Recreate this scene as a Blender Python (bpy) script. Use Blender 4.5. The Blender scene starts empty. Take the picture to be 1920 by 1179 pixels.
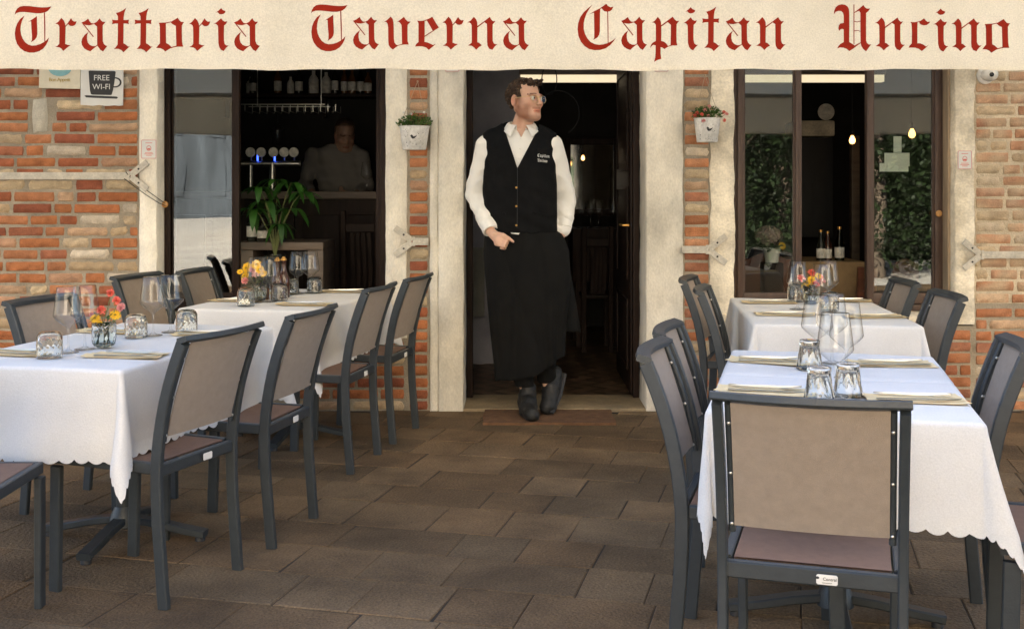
import bpy, bmesh, math, random
import numpy as np
from mathutils import Vector, Matrix, noise as mnoise
from mathutils.geometry import tessellate_polygon
random.seed(7)
S = bpy.context.scene
COL = S.collection
PI = math.pi
D0, CH, F, HY = 6.62, 1.28, 2137.0, 356.0      # camera distance to the front wall, eye height, focal length and horizon of the photograph
def R(a): return math.radians(a)
def P(px, py, d):                                # a point seen at (px,py) standing d metres from the camera
    return Vector(((px-960)/F*d, d-D0, CH-(py-HY)/F*d))
def G(px, py, z):                                # the same for a known height
    return P(px, py, (CH-z)*F/(py-HY))
def XY(x, d, z=0): return Vector((x, d-D0, z))

# ---------------------------------------------------------------- objects
def tag(o, label=None, cat=None, group=None, kind=None):
    if label: o['label'] = label
    if cat: o['category'] = cat
    if group: o['group'] = group
    if kind: o['kind'] = kind
    return o
def empty(name, loc=(0,0,0), rz=0.0):
    o = bpy.data.objects.new(name, None); COL.objects.link(o)
    o.location = loc; o.rotation_euler = (0,0,rz); o.empty_display_size = .1
    return o
def copy_tree(o, parent=None):
    c = o.copy(); COL.objects.link(c); c.parent = parent
    for ch in [k for k in bpy.data.objects if k.parent == o and k is not c]:
        copy_tree(ch, c)
    return c

class MB:
    def __init__(s): s.v=[]; s.f=[]; s.m=[]; s.c=[]; s.mi=0; s.cc=(1,1,1)
    def vert(s, p): s.v.append((p[0],p[1],p[2])); s.c.append(s.cc); return len(s.v)-1
    def face(s, *ix): s.f.append(tuple(ix)); s.m.append(s.mi)
    def box(s, lo, hi, M=None, bev=0.0):
        x0,y0,z0=lo; x1,y1,z1=hi
        if bev<=0:
            pts=[(x,y,z) for z in (z0,z1) for y in (y0,y1) for x in (x0,x1)]
            b=len(s.v)
            for p in pts: s.vert(M@Vector(p) if M else p)
            for q in ((0,2,3,1),(4,5,7,6),(0,1,5,4),(2,6,7,3),(0,4,6,2),(1,3,7,5)): s.face(*[b+i for i in q])
            return
        bev=min(bev,(x1-x0)*.45,(y1-y0)*.45,(z1-z0)*.45)
        bm=bmesh.new(); bmesh.ops.create_cube(bm,size=1)
        for v in bm.verts: v.co=Vector(((x0+x1)/2+v.co.x*(x1-x0),(y0+y1)/2+v.co.y*(y1-y0),(z0+z1)/2+v.co.z*(z1-z0)))
        bmesh.ops.bevel(bm,geom=bm.edges[:],offset=bev,segments=2,affect='EDGES',profile=.6)
        s.addbm(bm,M); bm.free()
    def addbm(s, bm, M=None):
        bm.verts.ensure_lookup_table(); b=len(s.v)
        bm.verts.index_update()
        for v in bm.verts: s.vert(M@v.co if M else v.co)
        for f in bm.faces: s.face(*[b+v.index for v in f.verts])
    def tube(s, pts, rad, n=8, cap=True, flat=None):
        pts=[Vector(p) for p in pts]; k=len(pts)
        if not hasattr(rad,'__len__'): rad=[rad]*k
        rings=[]; up=None
        for i,p in enumerate(pts):
            t=(pts[min(i+1,k-1)]-pts[max(i-1,0)]).normalized()
            if up is None:
                a=Vector((0,0,1)) if abs(t.z)<.9 else Vector((0,1,0)); up=(a-t*a.dot(t)).normalized()
            else:
                u2=up-t*up.dot(t); up=u2.normalized() if u2.length>1e-6 else up
            sd=t.cross(up); r=rad[i]
            rings.append([s.vert(p+(up*math.cos(2*PI*j/n)*(flat or 1)+sd*math.sin(2*PI*j/n))*r) for j in range(n)])
        for i in range(k-1):
            for j in range(n): s.face(rings[i][j],rings[i+1][j],rings[i+1][(j+1)%n],rings[i][(j+1)%n])
        if cap: s.face(*rings[0]); s.face(*rings[-1][::-1])
    def bar(s, pts, w, h, side=(1,0,0)):          # rectangular section swept along pts; w along `side`
        pts=[Vector(p) for p in pts]; k=len(pts); sd=Vector(side).normalized(); rings=[]
        c=min(w,h)*.16
        for i,p in enumerate(pts):
            t=(pts[min(i+1,k-1)]-pts[max(i-1,0)]).normalized()
            s2=(sd-t*sd.dot(t)).normalized(); nn=t.cross(s2)
            a,b=w/2,h/2
            o=[(a-c,-b),(a,-b+c),(a,b-c),(a-c,b),(-a+c,b),(-a,b-c),(-a,-b+c),(-a+c,-b)]
            rings.append([s.vert(p+s2*x+nn*y) for x,y in o])
        for i in range(k-1):
            for j in range(8): s.face(rings[i][j],rings[i][(j+1)%8],rings[i+1][(j+1)%8],rings[i+1][j])
        s.face(*rings[0][::-1]); s.face(*rings[-1])
    def lathe(s, prof, n=24, c=(0,0,0), M=None, fn=None):
        rings=[]
        for (r,z) in prof:
            ring=[]
            for j in range(n):
                a=2*PI*j/n; rr=r+(fn(a,z,r) if fn else 0)
                p=Vector((c[0]+rr*math.cos(a),c[1]+rr*math.sin(a),c[2]+z)); ring.append(s.vert(M@p if M else p))
            rings.append(ring)
        for i in range(len(prof)-1):
            for j in range(n): s.face(rings[i][j],rings[i][(j+1)%n],rings[i+1][(j+1)%n],rings[i+1][j])
        if prof[0][0]>1e-5: s.face(*rings[0][::-1])
        if prof[-1][0]>1e-5: s.face(*rings[-1])
    def ell(s, c, r, n=12, m=8, M=None):
        rings=[]
        for i in range(1,m):
            t=PI*i/m
            rings.append([s.vert((lambda p: M@p if M else p)(Vector((c[0]+r[0]*math.sin(t)*math.cos(2*PI*j/n),c[1]+r[1]*math.sin(t)*math.sin(2*PI*j/n),c[2]+r[2]*math.cos(t))))) for j in range(n)])
        a=s.vert((M@Vector((c[0],c[1],c[2]+r[2]))) if M else (c[0],c[1],c[2]+r[2])); b=s.vert((M@Vector((c[0],c[1],c[2]-r[2]))) if M else (c[0],c[1],c[2]-r[2]))
        for j in range(n):
            s.face(a,rings[0][j],rings[0][(j+1)%n]); s.face(b,rings[-1][(j+1)%n],rings[-1][j])
            for i in range(m-2): s.face(rings[i][j],rings[i+1][j],rings[i+1][(j+1)%n],rings[i][(j+1)%n])
    def prism(s, loops, fn, th):                   # loops of 2-D points (first outline, then holes); fn maps (x,y,depth) to 3-D
        tris=tessellate_polygon([[Vector((x,y,0)) for x,y in lp] for lp in loops])
        flat=[p for lp in loops for p in lp]
        fr=[s.vert(fn(x,y,0)) for x,y in flat]; bk=[s.vert(fn(x,y,th)) for x,y in flat]
        for t in tris: s.face(*[fr[i] for i in t]); s.face(*[bk[i] for i in t[::-1]])
        o=0
        for lp in loops:
            n=len(lp)
            for i in range(n):
                j=(i+1)%n; s.face(fr[o+i],fr[o+j],bk[o+j],bk[o+i])
            o+=n
    def grid(s, fn, nu, nv):
        ix=[[s.vert(fn(i/nu,j/nv)) for i in range(nu+1)] for j in range(nv+1)]
        for j in range(nv):
            for i in range(nu): s.face(ix[j][i],ix[j][i+1],ix[j+1][i+1],ix[j+1][i])
        return ix
    def build(s, name, mats, parent=None, smooth=True, colors=False, ang=40, fix=True):
        me=bpy.data.meshes.new(name); me.from_pydata(s.v,[],s.f)
        if not isinstance(mats,(list,tuple)): mats=[mats]
        for m in mats: me.materials.append(m)
        if len(mats)>1: me.polygons.foreach_set('material_index',s.m)
        if colors:
            a=me.color_attributes.new('col','FLOAT_COLOR','POINT')
            a.data.foreach_set('color',[x for c in s.c for x in (c[0],c[1],c[2],1)])
        if fix:
            bm=bmesh.new(); bm.from_mesh(me); bmesh.ops.recalc_face_normals(bm,faces=bm.faces[:]); bm.to_mesh(me); bm.free()
        if smooth:
            me.polygons.foreach_set('use_smooth',[True]*len(me.polygons))
            try: me.set_sharp_from_angle(angle=R(ang))
            except Exception: pass
        o=bpy.data.objects.new(name,me); COL.objects.link(o)
        if parent: o.parent=parent
        return o
def sep(name, items, mats, **k): pass

# ---------------------------------------------------------------- materials
def nt(m): return m.node_tree.nodes, m.node_tree.links
def mat(name, col, rough=.6, var=.18, scale=6.0, bump=0.0, bscale=40.0, metal=0.0, spec=.5, attr=False, col2=None, mix=.5, detail=6, emis=None, es=0, sheen=0, trans=0, sss=0, coat=0, stretch=None, fine=0.0):
    m=bpy.data.materials.new(name); m.use_nodes=True; N,L=nt(m); b=N['Principled BSDF']
    b.inputs['Roughness'].default_value=rough; b.inputs['Metallic'].default_value=metal
    b.inputs['Specular IOR Level'].default_value=spec
    if sheen: b.inputs['Sheen Weight'].default_value=sheen; b.inputs['Sheen Roughness'].default_value=.5
    if coat: b.inputs['Coat Weight'].default_value=coat
    if sss:
        b.inputs['Subsurface Weight'].default_value=sss; b.inputs['Subsurface Radius'].default_value=(.012,.004,.002); b.inputs['Subsurface Scale'].default_value=1
    tc=N.new('ShaderNodeTexCoord'); mp=N.new('ShaderNodeMapping'); L.new(tc.outputs['Object'],mp.inputs[0])
    if stretch: mp.inputs['Scale'].default_value=stretch
    n=N.new('ShaderNodeTexNoise'); n.inputs['Scale'].default_value=scale; n.inputs['Detail'].default_value=detail; n.inputs['Roughness'].default_value=.62
    L.new(mp.outputs[0],n.inputs['Vector'])
    rp=N.new('ShaderNodeValToRGB'); c2=col2 or col
    rp.color_ramp.elements[0].position=.5-.2; rp.color_ramp.elements[1].position=.5+.2*(mix*2)
    lo=[max(0,x*(1-var)) for x in col]; hi=[min(1,x*(1+var)) for x in c2]
    rp.color_ramp.elements[0].color=(*lo,1); rp.color_ramp.elements[1].color=(*hi,1)
    L.new(n.outputs[0],rp.inputs[0]); out=rp.outputs[0]
    if fine:
        n2=N.new('ShaderNodeTexNoise'); n2.inputs['Scale'].default_value=bscale*1.7; n2.inputs['Detail'].default_value=3; L.new(mp.outputs[0],n2.inputs['Vector'])
        mr=N.new('ShaderNodeMapRange'); mr.inputs[1].default_value=.3; mr.inputs[2].default_value=.7; mr.inputs[3].default_value=1-fine; mr.inputs[4].default_value=1+fine; L.new(n2.outputs[0],mr.inputs[0])
        mm=N.new('ShaderNodeMix'); mm.data_type='RGBA'; mm.blend_type='MULTIPLY'; mm.inputs[0].default_value=1; L.new(out,mm.inputs[6]); L.new(mr.outputs[0],mm.inputs[7]); out=mm.outputs[2]
    if attr:
        at=N.new('ShaderNodeAttribute'); at.attribute_name='col'
        mx=N.new('ShaderNodeMix'); mx.data_type='RGBA'; mx.blend_type='MULTIPLY'; mx.inputs[0].default_value=1
        L.new(out,mx.inputs[6]); L.new(at.outputs[0],mx.inputs[7]); out=mx.outputs[2]
    L.new(out,b.inputs['Base Color'])
    if bump:
        nb=N.new('ShaderNodeTexNoise'); nb.inputs['Scale'].default_value=bscale; nb.inputs['Detail'].default_value=5; L.new(mp.outputs[0],nb.inputs['Vector'])
        bp=N.new('ShaderNodeBump'); bp.inputs['Strength'].default_value=bump; bp.inputs['Distance'].default_value=.01; L.new(nb.outputs[0],bp.inputs['Height']); L.new(bp.outputs[0],b.inputs['Normal'])
    if emis: b.inputs['Emission Color'].default_value=(*emis,1); b.inputs['Emission Strength'].default_value=es
    if trans:
        tr=N.new('ShaderNodeBsdfTranslucent'); L.new(out,tr.inputs[0]); ms=N.new('ShaderNodeMixShader'); ms.inputs[0].default_value=trans
        L.new(b.outputs[0],ms.inputs[1]); L.new(tr.outputs[0],ms.inputs[2]); L.new(ms.outputs[0],N['Material Output'].inputs[0])
    return m
def glassmat(name, col=(1,1,1), ior=1.45, rough=0.0):
    m=bpy.data.materials.new(name); m.use_nodes=True; N,L=nt(m); b=N['Principled BSDF']
    b.inputs['Base Color'].default_value=(*col,1); b.inputs['Transmission Weight'].default_value=1; b.inputs['Roughness'].default_value=rough; b.inputs['IOR'].default_value=ior
    return m
def panemat(name, tint=(.85,.88,.86), ior=1.85, edge=None):
    m=bpy.data.materials.new(name); m.use_nodes=True; N,L=nt(m); N.remove(N['Principled BSDF'])
    t=N.new('ShaderNodeBsdfTransparent'); t.inputs[0].default_value=(*tint,1)
    g=N.new('ShaderNodeBsdfGlossy'); g.inputs['Roughness'].default_value=.0
    no=N.new('ShaderNodeTexNoise'); no.inputs['Scale'].default_value=2.2; no.inputs['Detail'].default_value=1
    tc=N.new('ShaderNodeTexCoord'); L.new(tc.outputs['Object'],no.inputs['Vector'])
    bp=N.new('ShaderNodeBump'); bp.inputs['Strength'].default_value=.05; bp.inputs['Distance'].default_value=.02; L.new(no.outputs[0],bp.inputs['Height']); L.new(bp.outputs[0],g.inputs['Normal'])
    f0=((ior-1)/(ior+1))**2
    lf=N.new('ShaderNodeLayerWeight'); lf.inputs[0].default_value=.5; p5=N.new('ShaderNodeMath'); p5.operation='POWER'; p5.inputs[1].default_value=5.0; L.new(lf.outputs['Facing'],p5.inputs[0])
    fr=N.new('ShaderNodeMath'); fr.operation='MULTIPLY_ADD'; fr.inputs[1].default_value=1-f0; fr.inputs[2].default_value=f0; L.new(p5.outputs[0],fr.inputs[0])
    if edge:
        lw=N.new('ShaderNodeLayerWeight'); lw.inputs[0].default_value=.5; pw=N.new('ShaderNodeMath'); pw.operation='POWER'; pw.inputs[1].default_value=3.0; L.new(lw.outputs['Facing'],pw.inputs[0])
        mc=N.new('ShaderNodeMix'); mc.data_type='RGBA'; L.new(pw.outputs[0],mc.inputs[0]); mc.inputs[6].default_value=(*tint,1); mc.inputs[7].default_value=(*edge,1); L.new(mc.outputs[2],t.inputs[0])
    mx=N.new('ShaderNodeMixShader'); L.new(fr.outputs[0],mx.inputs[0]); L.new(t.outputs[0],mx.inputs[1]); L.new(g.outputs[0],mx.inputs[2]); L.new(mx.outputs[0],N['Material Output'].inputs[0])
    return m
M={}
M['brick']=mat('brick',(1.0,1.0,1.0),.9,.22,14,.6,120,attr=True,fine=.14,spec=.2)
M['mortar']=mat('mortar',(.33,.285,.22),.95,.28,5,.7,90,fine=.15,spec=.2)
M['mortar_pale']=mat('mortar_pale',(.50,.41,.29),.95,.25,5,.7,90,col2=(.60,.51,.38),fine=.15,spec=.2)
M['stone']=mat('stone',(.655,.615,.535),.88,.30,2.0,.40,60,col2=(.76,.71,.61),fine=.08,stretch=(1.3,1.3,.7),spec=.25)
M['threshold']=mat('threshold',(.24,.18,.105),.8,.3,4,.4,50,fine=.12)
M['stone_worn']=mat('stone_worn',(.62,.55,.43),.9,.3,4.5,.5,45,col2=(.76,.69,.56),fine=.12,spec=.2)
M['paving']=mat('paving',(.128,.088,.050),.8,.42,2.6,1.0,75,attr=True,fine=.3,spec=.3)
M['dirt']=mat('dirt',(.032,.023,.016),.95,.3,8)
M['street']=mat('street',(.52,.49,.44),.85,.12,.8,col2=(.57,.54,.49))
M['wood_dark']=mat('wood_dark',(.022,.013,.010),.5,.4,5,.15,30,stretch=(6,6,.6),spec=.12)
M['wood_frame']=mat('wood_frame',(.075,.046,.035),.45,.3,5,.15,30,stretch=(6,6,.6),spec=.4)
M['wood_bar']=mat('wood_bar',(.13,.095,.07),.55,.35,4,.1,30,stretch=(.6,6,6))
M['wood_old']=mat('wood_old',(.36,.27,.18),.8,.3,6,.3,40,stretch=(5,5,.5))
M['floor_in']=mat('floor_in',(.10,.065,.04),.45,.35,5,.1,30,attr=True)
M['wall_in']=mat('wall_in',(.27,.27,.31),.9,.2,4,.2,30)
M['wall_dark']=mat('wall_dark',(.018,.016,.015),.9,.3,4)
M['panel_in']=mat('panel_in',(.20,.20,.18),.8,.25,4)
M['frame']=mat('frame',(.033,.039,.043),.42,.12,30,.08,220,spec=.4)
M['sling']=mat('sling',(.30,.240,.188),.75,.08,40,.25,700,fine=.12,sheen=.12,trans=.10)
M['sling_seat']=mat('sling_seat',(.20,.118,.080),.8,.08,40,.25,700,fine=.12,spec=.3,trans=.06)
M['steel']=mat('steel',(.50,.49,.46),.32,.05,20,metal=1)
M['plate']=mat('plate',(.72,.70,.66),.4,.05,20)
M['ink']=mat('ink',(.02,.02,.022),.6,.1,10)
M['cloth']=mat('cloth',(.70,.685,.66),.9,.04,5,.12,160,fine=.06,sheen=.1,trans=.10)
M['napkin']=mat('napkin',(.82,.66,.38),.9,.08,8,.3,60,trans=.15)
M['glass']=glassmat('glass',(.97,.985,.975))
M['glass_thin']=panemat('glass_thin',(.985,.985,.98),1.62,edge=(.42,.42,.40))
M['eyelens']=panemat('eyelens',(.95,.95,.93),1.35)
M['glass_dark']=glassmat('glass_dark',(.12,.16,.06))
M['oil']=mat('oil',(.05,.018,.012),.1,.1,4,spec=.6)
M['pane']=panemat('pane')
M['water']=glassmat('water',(.9,.95,.85),1.33)
M['awning']=mat('awning',(.85,.76,.56),.9,.05,3,.15,260,col2=(.87,.78,.58),fine=.05,trans=.72,spec=.2)
M['valance']=mat('valance',(.71,.65,.515),.9,.06,3,.15,110,col2=(.76,.70,.565),fine=.10,trans=.45,spec=.2)
M['red']=mat('red',(.185,.014,.006),.9,.1,8,spec=.08,fine=.06,bscale=260)
M['iron']=mat('iron',(.52,.48,.41),.6,.2,12,.25,60,fine=.12)
M['black_cord']=mat('black_cord',(.012,.012,.012),.7)
M['brass']=mat('brass',(.55,.30,.08),.35,.2,10,metal=.7)
M['knobwood']=mat('knobwood',(.50,.25,.08),.35,.2,10)
M['mat']=mat('mat',(.16,.080,.038),.98,.3,20,.8,260,fine=.25)
M['bucket']=mat('bucket',(.62,.61,.58),.6,.22,9,.2,40,col2=(.74,.73,.71),fine=.1)
M['leaf']=mat('leaf',(.04,.09,.014),.5,.35,12,trans=.3,attr=True)
M['plantleaf']=mat('plantleaf',(.026,.090,.012),.45,.3,8,trans=.25,attr=True)
M['stem']=mat('stem',(.13,.15,.05),.6)
M['tree_leaf']=mat('tree_leaf',(.016,.029,.010),.5,.35,12,trans=.15,attr=True)
M['hedge_core']=mat('hedge_core',(.012,.022,.008),.9)
M['bark']=mat('bark',(.13,.10,.075),.9,.3,8,.5,30)
M['yellow']=mat('yellow',(.85,.52,.02),.6,.15,30,trans=.3)
M['yellowc']=mat('yellowc',(.42,.30,.02),.8,.3,60)
M['coral']=mat('coral',(.88,.21,.15),.6,.25,30,trans=.3)
M['pink']=mat('pink',(.88,.40,.38),.6,.25,30,trans=.3)
M['mauve']=mat('mauve',(.30,.20,.19),.7,.3,30)
M['white_sign']=mat('white_sign',(.66,.66,.64),.6,.06,10,.1,30)
M['cream_sign']=mat('cream_sign',(.66,.61,.48),.6,.12,10)
M['blue_print']=mat('blue_print',(.20,.42,.46),.6,.15,20)
M['gold_print']=mat('gold_print',(.40,.28,.06),.6,.1,20)
M['red_print']=mat('red_print',(.60,.16,.13),.6,.1,20)
M['paper']=mat('paper',(.75,.74,.66),.8,.05,10)
M['plastic']=mat('plastic',(.72,.70,.66),.4,.04,10)
M['lens']=mat('lens',(.01,.01,.012),.08)
M['skin']=mat('skin',(.64,.39,.28),.5,.06,30,attr=True,sss=.15,spec=.4)
M['hair']=mat('hair',(.045,.024,.013),.5,.5,60,.8,160,spec=.35)
M['shirt']=mat('shirt',(.80,.785,.75),.85,.04,6,.10,300,sheen=.2)
M['shirt_shaded']=mat('shirt_shaded',(.15,.14,.13),.85,.06,6)  # barman's white shirt, the dimness of the bar put into its colour
M['vest']=mat('vest',(.0065,.0065,.007),.9,.25,20,.3,300,spec=.12)
M['apron']=mat('apron',(.0085,.0085,.0085),.95,.2,10,.3,260,spec=.12)
M['shoe']=mat('shoe',(.010,.010,.010),.6,.2,30,.3,80)
M['gold']=mat('gold',(.60,.42,.20),.3,.05,10,metal=.9)
M['thread']=mat('thread',(.80,.79,.76),.8)
M['eye']=mat('eye',(.75,.72,.68),.2)
M['iris']=mat('iris',(.05,.04,.03),.2)
M['bulb']=mat('bulb',(1,.7,.35),.4,emis=(1,.46,.12),es=1.0)
M['led']=mat('led',(1,.9,.7),.4,emis=(1,.80,.52),es=.12)
M['blueled']=mat('blueled',(.1,.2,1),.4,emis=(.05,.12,1),es=.5)
M['mirror']=mat('mirror',(.5,.5,.5),.05,.02,4,metal=1)
M['label']=mat('label',(.75,.72,.66),.7,.3,30)
M['bottle_dark']=mat('bottle_dark',(.02,.02,.015),.1,.3,6)
M['bottle_amber']=mat('bottle_amber',(.14,.06,.02),.1,.3,6)
M['facade']=mat('facade',(.30,.19,.13),.9,.2,2)
M['plaster']=mat('plaster',(.58,.52,.44),.9,.15,1.0)
M['plaster_grey']=mat('plaster_grey',(.060,.074,.092),.9,.55,.5,stretch=(2.2,1,.35))
M['shutter']=mat('shutter',(.05,.09,.07),.6)
M['wood_red']=mat('wood_red',(.16,.055,.03),.4,.3,6,stretch=(1,1,5))
M['wood_tan']=mat('wood_tan',(.30,.19,.09),.7,.3,6)
# ================================================================ the ground
def slabs():
    mb=MB(); rr=random.Random(3); th=R(14); u=Vector((math.cos(th),-math.sin(th),0)); v=Vector((math.sin(th),math.cos(th),0))
    t=-10.0
    o=XY(.0,3.0)
    row=0; b=-6.0
    while b<6.5:
        h=rr.choice([.27,.28,.29,.31,.33]); a=-6.5-rr.random()*.4
        while a<6.5:
            w=rr.choice([.22,.25,.27,.30,.34,.38,.44])
            g=.0012+rr.random()*.0018
            ps=[o+u*(a+g)+v*(b+g),o+u*(a+w-g)+v*(b+g),o+u*(a+w-g)+v*(b+h-g),o+u*(a+g)+v*(b+h-g)]
            c=sum(ps,Vector())/4
            if c.y<.05 and c.y>-8.5 and max(p.y for p in ps)<.30:
                k=.78+rr.random()*.46; wv=rr.random()
                mb.cc=(k*(1.0+.12*wv),k*(1.0+.02*wv),k*(1.0-.08*wv))
                dz=rr.uniform(-.0012,.0012); tl=[rr.uniform(-.0010,.0010) for _ in ps]
                ps=[p+Vector((rr.uniform(-.004,.004),rr.uniform(-.004,.004),0)) for p in ps]
                top=[mb.vert((p.x+(c.x-p.x)*.02,p.y+(c.y-p.y)*.02,dz+q)) for p,q in zip(ps,tl)]
                mid=[mb.vert((p.x,p.y,dz+q-.003)) for p,q in zip(ps,tl)]
                bot=[mb.vert((p.x,p.y,-.02)) for p in ps]
                mb.face(*top)
                for i in range(4):
                    j=(i+1)%4; mb.face(mid[i],mid[j],top[j],top[i]); mb.face(bot[i],bot[j],mid[j],mid[i])
            a+=w
        b+=h
    o=mb.build('paving',M['paving'],smooth=False,colors=True,fix=False); tag(o,kind='structure')
slabs()
mb=MB(); mb.box((-14,-8.5,-.3),(14,.25,-.0035)); tag(mb.build('ground',M['dirt'],smooth=False),kind='structure')
mb=MB(); mb.box((-120,-160,-.35),(120,-8.501,-.002)); tag(mb.build('street',M['street'],smooth=False),kind='structure')

# ================================================================ the restaurant front
rest=empty('restaurant_building',(0,0,0)); tag(rest,'brick restaurant front with pale stone door and window surrounds','building')
def bricks(mb,x0,x1,z0,z1,rr,pale=.2,whit=0.0,holes=()):
    z=z0; 
    while z<z1-.02:
        hrow=.0665+rr.uniform(-.003,.004); x=x0+ (rr.uniform(-.1,0) if x1-x0>.4 else 0.0)
        narrow=(x1-x0)<.3
        while x<x1-.012:
            w=rr.choice([.25,.25,.24,.215,.125,.115,.17,.28]); 
            if narrow: w=rr.choice([x1-x0,x1-x0,x1-x0,.115,.06+.4*(x1-x0)])
            e=min(x+w,x1)
            if x1-e<.045: e=x1
            a=max(x,x0); 
            for h in holes:
                if z<h[3]-.012 and z+hrow>h[2]+.012 and a<h[1]+.010 and e>h[0]-.010:
                    if h[0]-.008-a>.03: e=h[0]-.008
                    elif e-h[1]-.008>.03: a=h[1]+.008
                    else: a=e
            if e-a>.025:
                t=rr.random()
                if t<pale*.6: c=rr.choice([(.54,.43,.27),(.50,.39,.25),(.58,.50,.38),(.46,.34,.2)]); er=1
                elif t<pale: c=rr.choice([(.46,.27,.16),(.50,.33,.2)]); er=.7
                else: c=rr.choice([(.40,.145,.052),(.45,.175,.065),(.34,.115,.05),(.48,.21,.09),(.42,.165,.06),(.36,.14,.07),(.30,.10,.05)]); er=.15
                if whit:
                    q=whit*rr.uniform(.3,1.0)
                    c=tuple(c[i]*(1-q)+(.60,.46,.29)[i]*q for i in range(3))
                k=rr.uniform(.88,1.24); g_=sum(c)/3; s_=.95; c=tuple(k*(g_+(q-g_)*s_) for q in (c[0],c[1]*(.94 if er<.3 else .98),c[2]))
                one_brick(mb,a+.005,e-.008,z+.004,z+hrow-rr.uniform(.007,.012),c,er,rr,whit)
            x=min(x+w,x1) if x1-min(x+w,x1)>=.045 else x1
        z+=hrow
def one_brick(mb,x0,x1,z0,z1,c,er,rr,whit=0,y0=0.0):
    W_,H_=x1-x0,z1-z0
    nx=max(2,int(W_/.026)); nz=2; ins=.0035+.003*er
    sx=[0,ins/W_]+[ins/W_+(1-2*ins/W_)*k/nx for k in range(1,nx)]+[1-ins/W_,1]; sz=[0,ins/H_]+[ins/H_+(1-2*ins/H_)*k/nz for k in range(1,nz)]+[1-ins/H_,1]
    dep=.004+rr.random()*.005+.002*er; ix=[]; NX,NZ=len(sx)-1,len(sz)-1
    sd=Vector((rr.random()*50,rr.random()*50,rr.random()*50)); tilt=rr.uniform(-.003,.003)*(.4+er)
    for j,t in enumerate(sz):
        row=[]
        for i,s in enumerate(sx):
            x=x0+W_*s; z=z0+H_*t+tilt*(s-.5)*2
            n=mnoise.noise(Vector((x*22,z*26,0))+sd); n2=mnoise.noise(Vector((x*75,z*75,3))+sd)
            ed=(i in (0,NX)) or (j in (0,NZ)); ed1=(i in (1,NX-1)) or (j in (1,NZ-1))
            y=.002 if ed else -dep*(.80 if ed1 else 1)-(n*.9*er+n2*.45)*.007
            bx=(n*.005+n2*.004)*(.25+er) if (ed or ed1) else 0
            bz=(n2*.005-n*.003)*(.2+er) if (ed or ed1) else 0
            if i<=1 and (j<=1 or j>=NZ-1): x+=.002+.005*er
            if i>=NX-1 and (j<=1 or j>=NZ-1): x-=.002+.005*er
            x+=bx; z+=bz
            f=1+.26*n+.22*n2
            cc=[q*f for q in c]
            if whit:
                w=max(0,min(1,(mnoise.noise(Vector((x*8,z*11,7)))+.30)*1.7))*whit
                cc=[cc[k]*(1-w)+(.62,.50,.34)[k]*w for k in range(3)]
            mb.cc=tuple(cc); row.append(mb.vert((x,y+y0,z)))
        ix.append(row)
    for j in range(NZ):
        for i in range(NX): mb.face(ix[j][i],ix[j][i+1],ix[j+1][i+1],ix[j+1][i])
XL=[-2.162,-2.057,-.734,-.613,-.478]            # brick | jamb | window | jamb | brick pier
XR=[.988,1.162,1.290,2.568,2.678]               # brick pier | jamb | window | jamb | brick
ZT=2.24; SILL=.56
w=MB(); w.mi=1; w.cc=(1,1,1)
T=.24
for lo,hi in (((-7,0,-.2),(XL[0],T,ZT)),((XL[0],.001,-.2),(XL[3],T,SILL-.07)),((XL[3],0,-.2),(XL[4],T,ZT)),((XR[0],0,-.2),(XR[1],T,ZT)),
              ((XR[1],.001,-.2),(XR[4],T,SILL-.07)),((XR[4],0,-.2),(7,T,ZT)),((-7,0,ZT+.001),(7,T,3.6))): w.box(lo,hi)
w.mi=2; w.box((XR[4]+.002,-.0008,.62),(7,.05,ZT)); w.mi=0; rr=random.Random(11)
hs=P(58,183,D0); he=P(93,250,D0); hole=(hs.x,he.x,he.z,hs.z)
bricks(w,-3.9,XL[0]-.004,.0,2.12,rr,.32,0,holes=[hole])
one_brick(w,hs.x+.005,he.x-.005,he.z+.004,hs.z-.006,(.60,.56,.47),.9,rr)
bricks(w,XL[3]+.012,XL[4]-.003,.0,2.15,rr,.16)
bricks(w,XL[0]+.005,XL[3]-.005,.0,SILL-.075,rr,.2)
bricks(w,XR[0]+.008,XR[1]-.01,.0,2.15,rr,.30,.12)
bricks(w,XR[1]+.005,XR[4]-.005,.0,SILL-.075,rr,.3,.08)
bricks(w,XR[4]+.010,3.9,.0,.62,rr,.30,.12)
bricks(w,XR[4]+.010,3.9,.62,2.12,rr,.36,.62)  # limewash, in part standing in for stronger light on this wall
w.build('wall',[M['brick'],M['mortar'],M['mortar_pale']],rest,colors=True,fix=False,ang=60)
def stonepost(name,x0,x1,y0,y1,z0,z1,m,seed,joints=(),rough=.004):
    mb=MB(); r=random.Random(seed); n=int((z1-z0)/.035)
    def sect(z):
        q=[]
        for (x,y,sx,sy) in ((x0,y1,-1,1),(x0,y0+.006,-1,0),(x0+.006,y0,0,-1),((x0+x1)/2,y0,0,-1),(x1-.006,y0,0,-1),(x1,y0+.006,1,0),(x1,y1,1,1)):
            a=mnoise.noise(Vector((x*9+seed,y*9,z*6)))*rough+mnoise.noise(Vector((x*30+seed,y*30,z*28)))*rough*.6
            q.append((x+a*(.9 if sx else .2)*(1 if sx>=0 else 1),y+(a*.5 if sy<0 else 0),z))
        return q
    zs=[z0+(z1-z0)*i/n for i in range(n+1)]
    rows=[[mb.vert(p) for p in sect(z)] for z in zs]
    for i in range(n):
        for j in range(6): mb.face(rows[i][j],rows[i][j+1],rows[i+1][j+1],rows[i+1][j])
    mb.face(*rows[-1]); mb.face(*rows[0][::-1])
    return mb.build(name,m,rest,ang=50)
stonepost('stone_jamb',XL[0],XL[1],-.012,.232,.42,ZT+.0,M['stone'],1)
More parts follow.
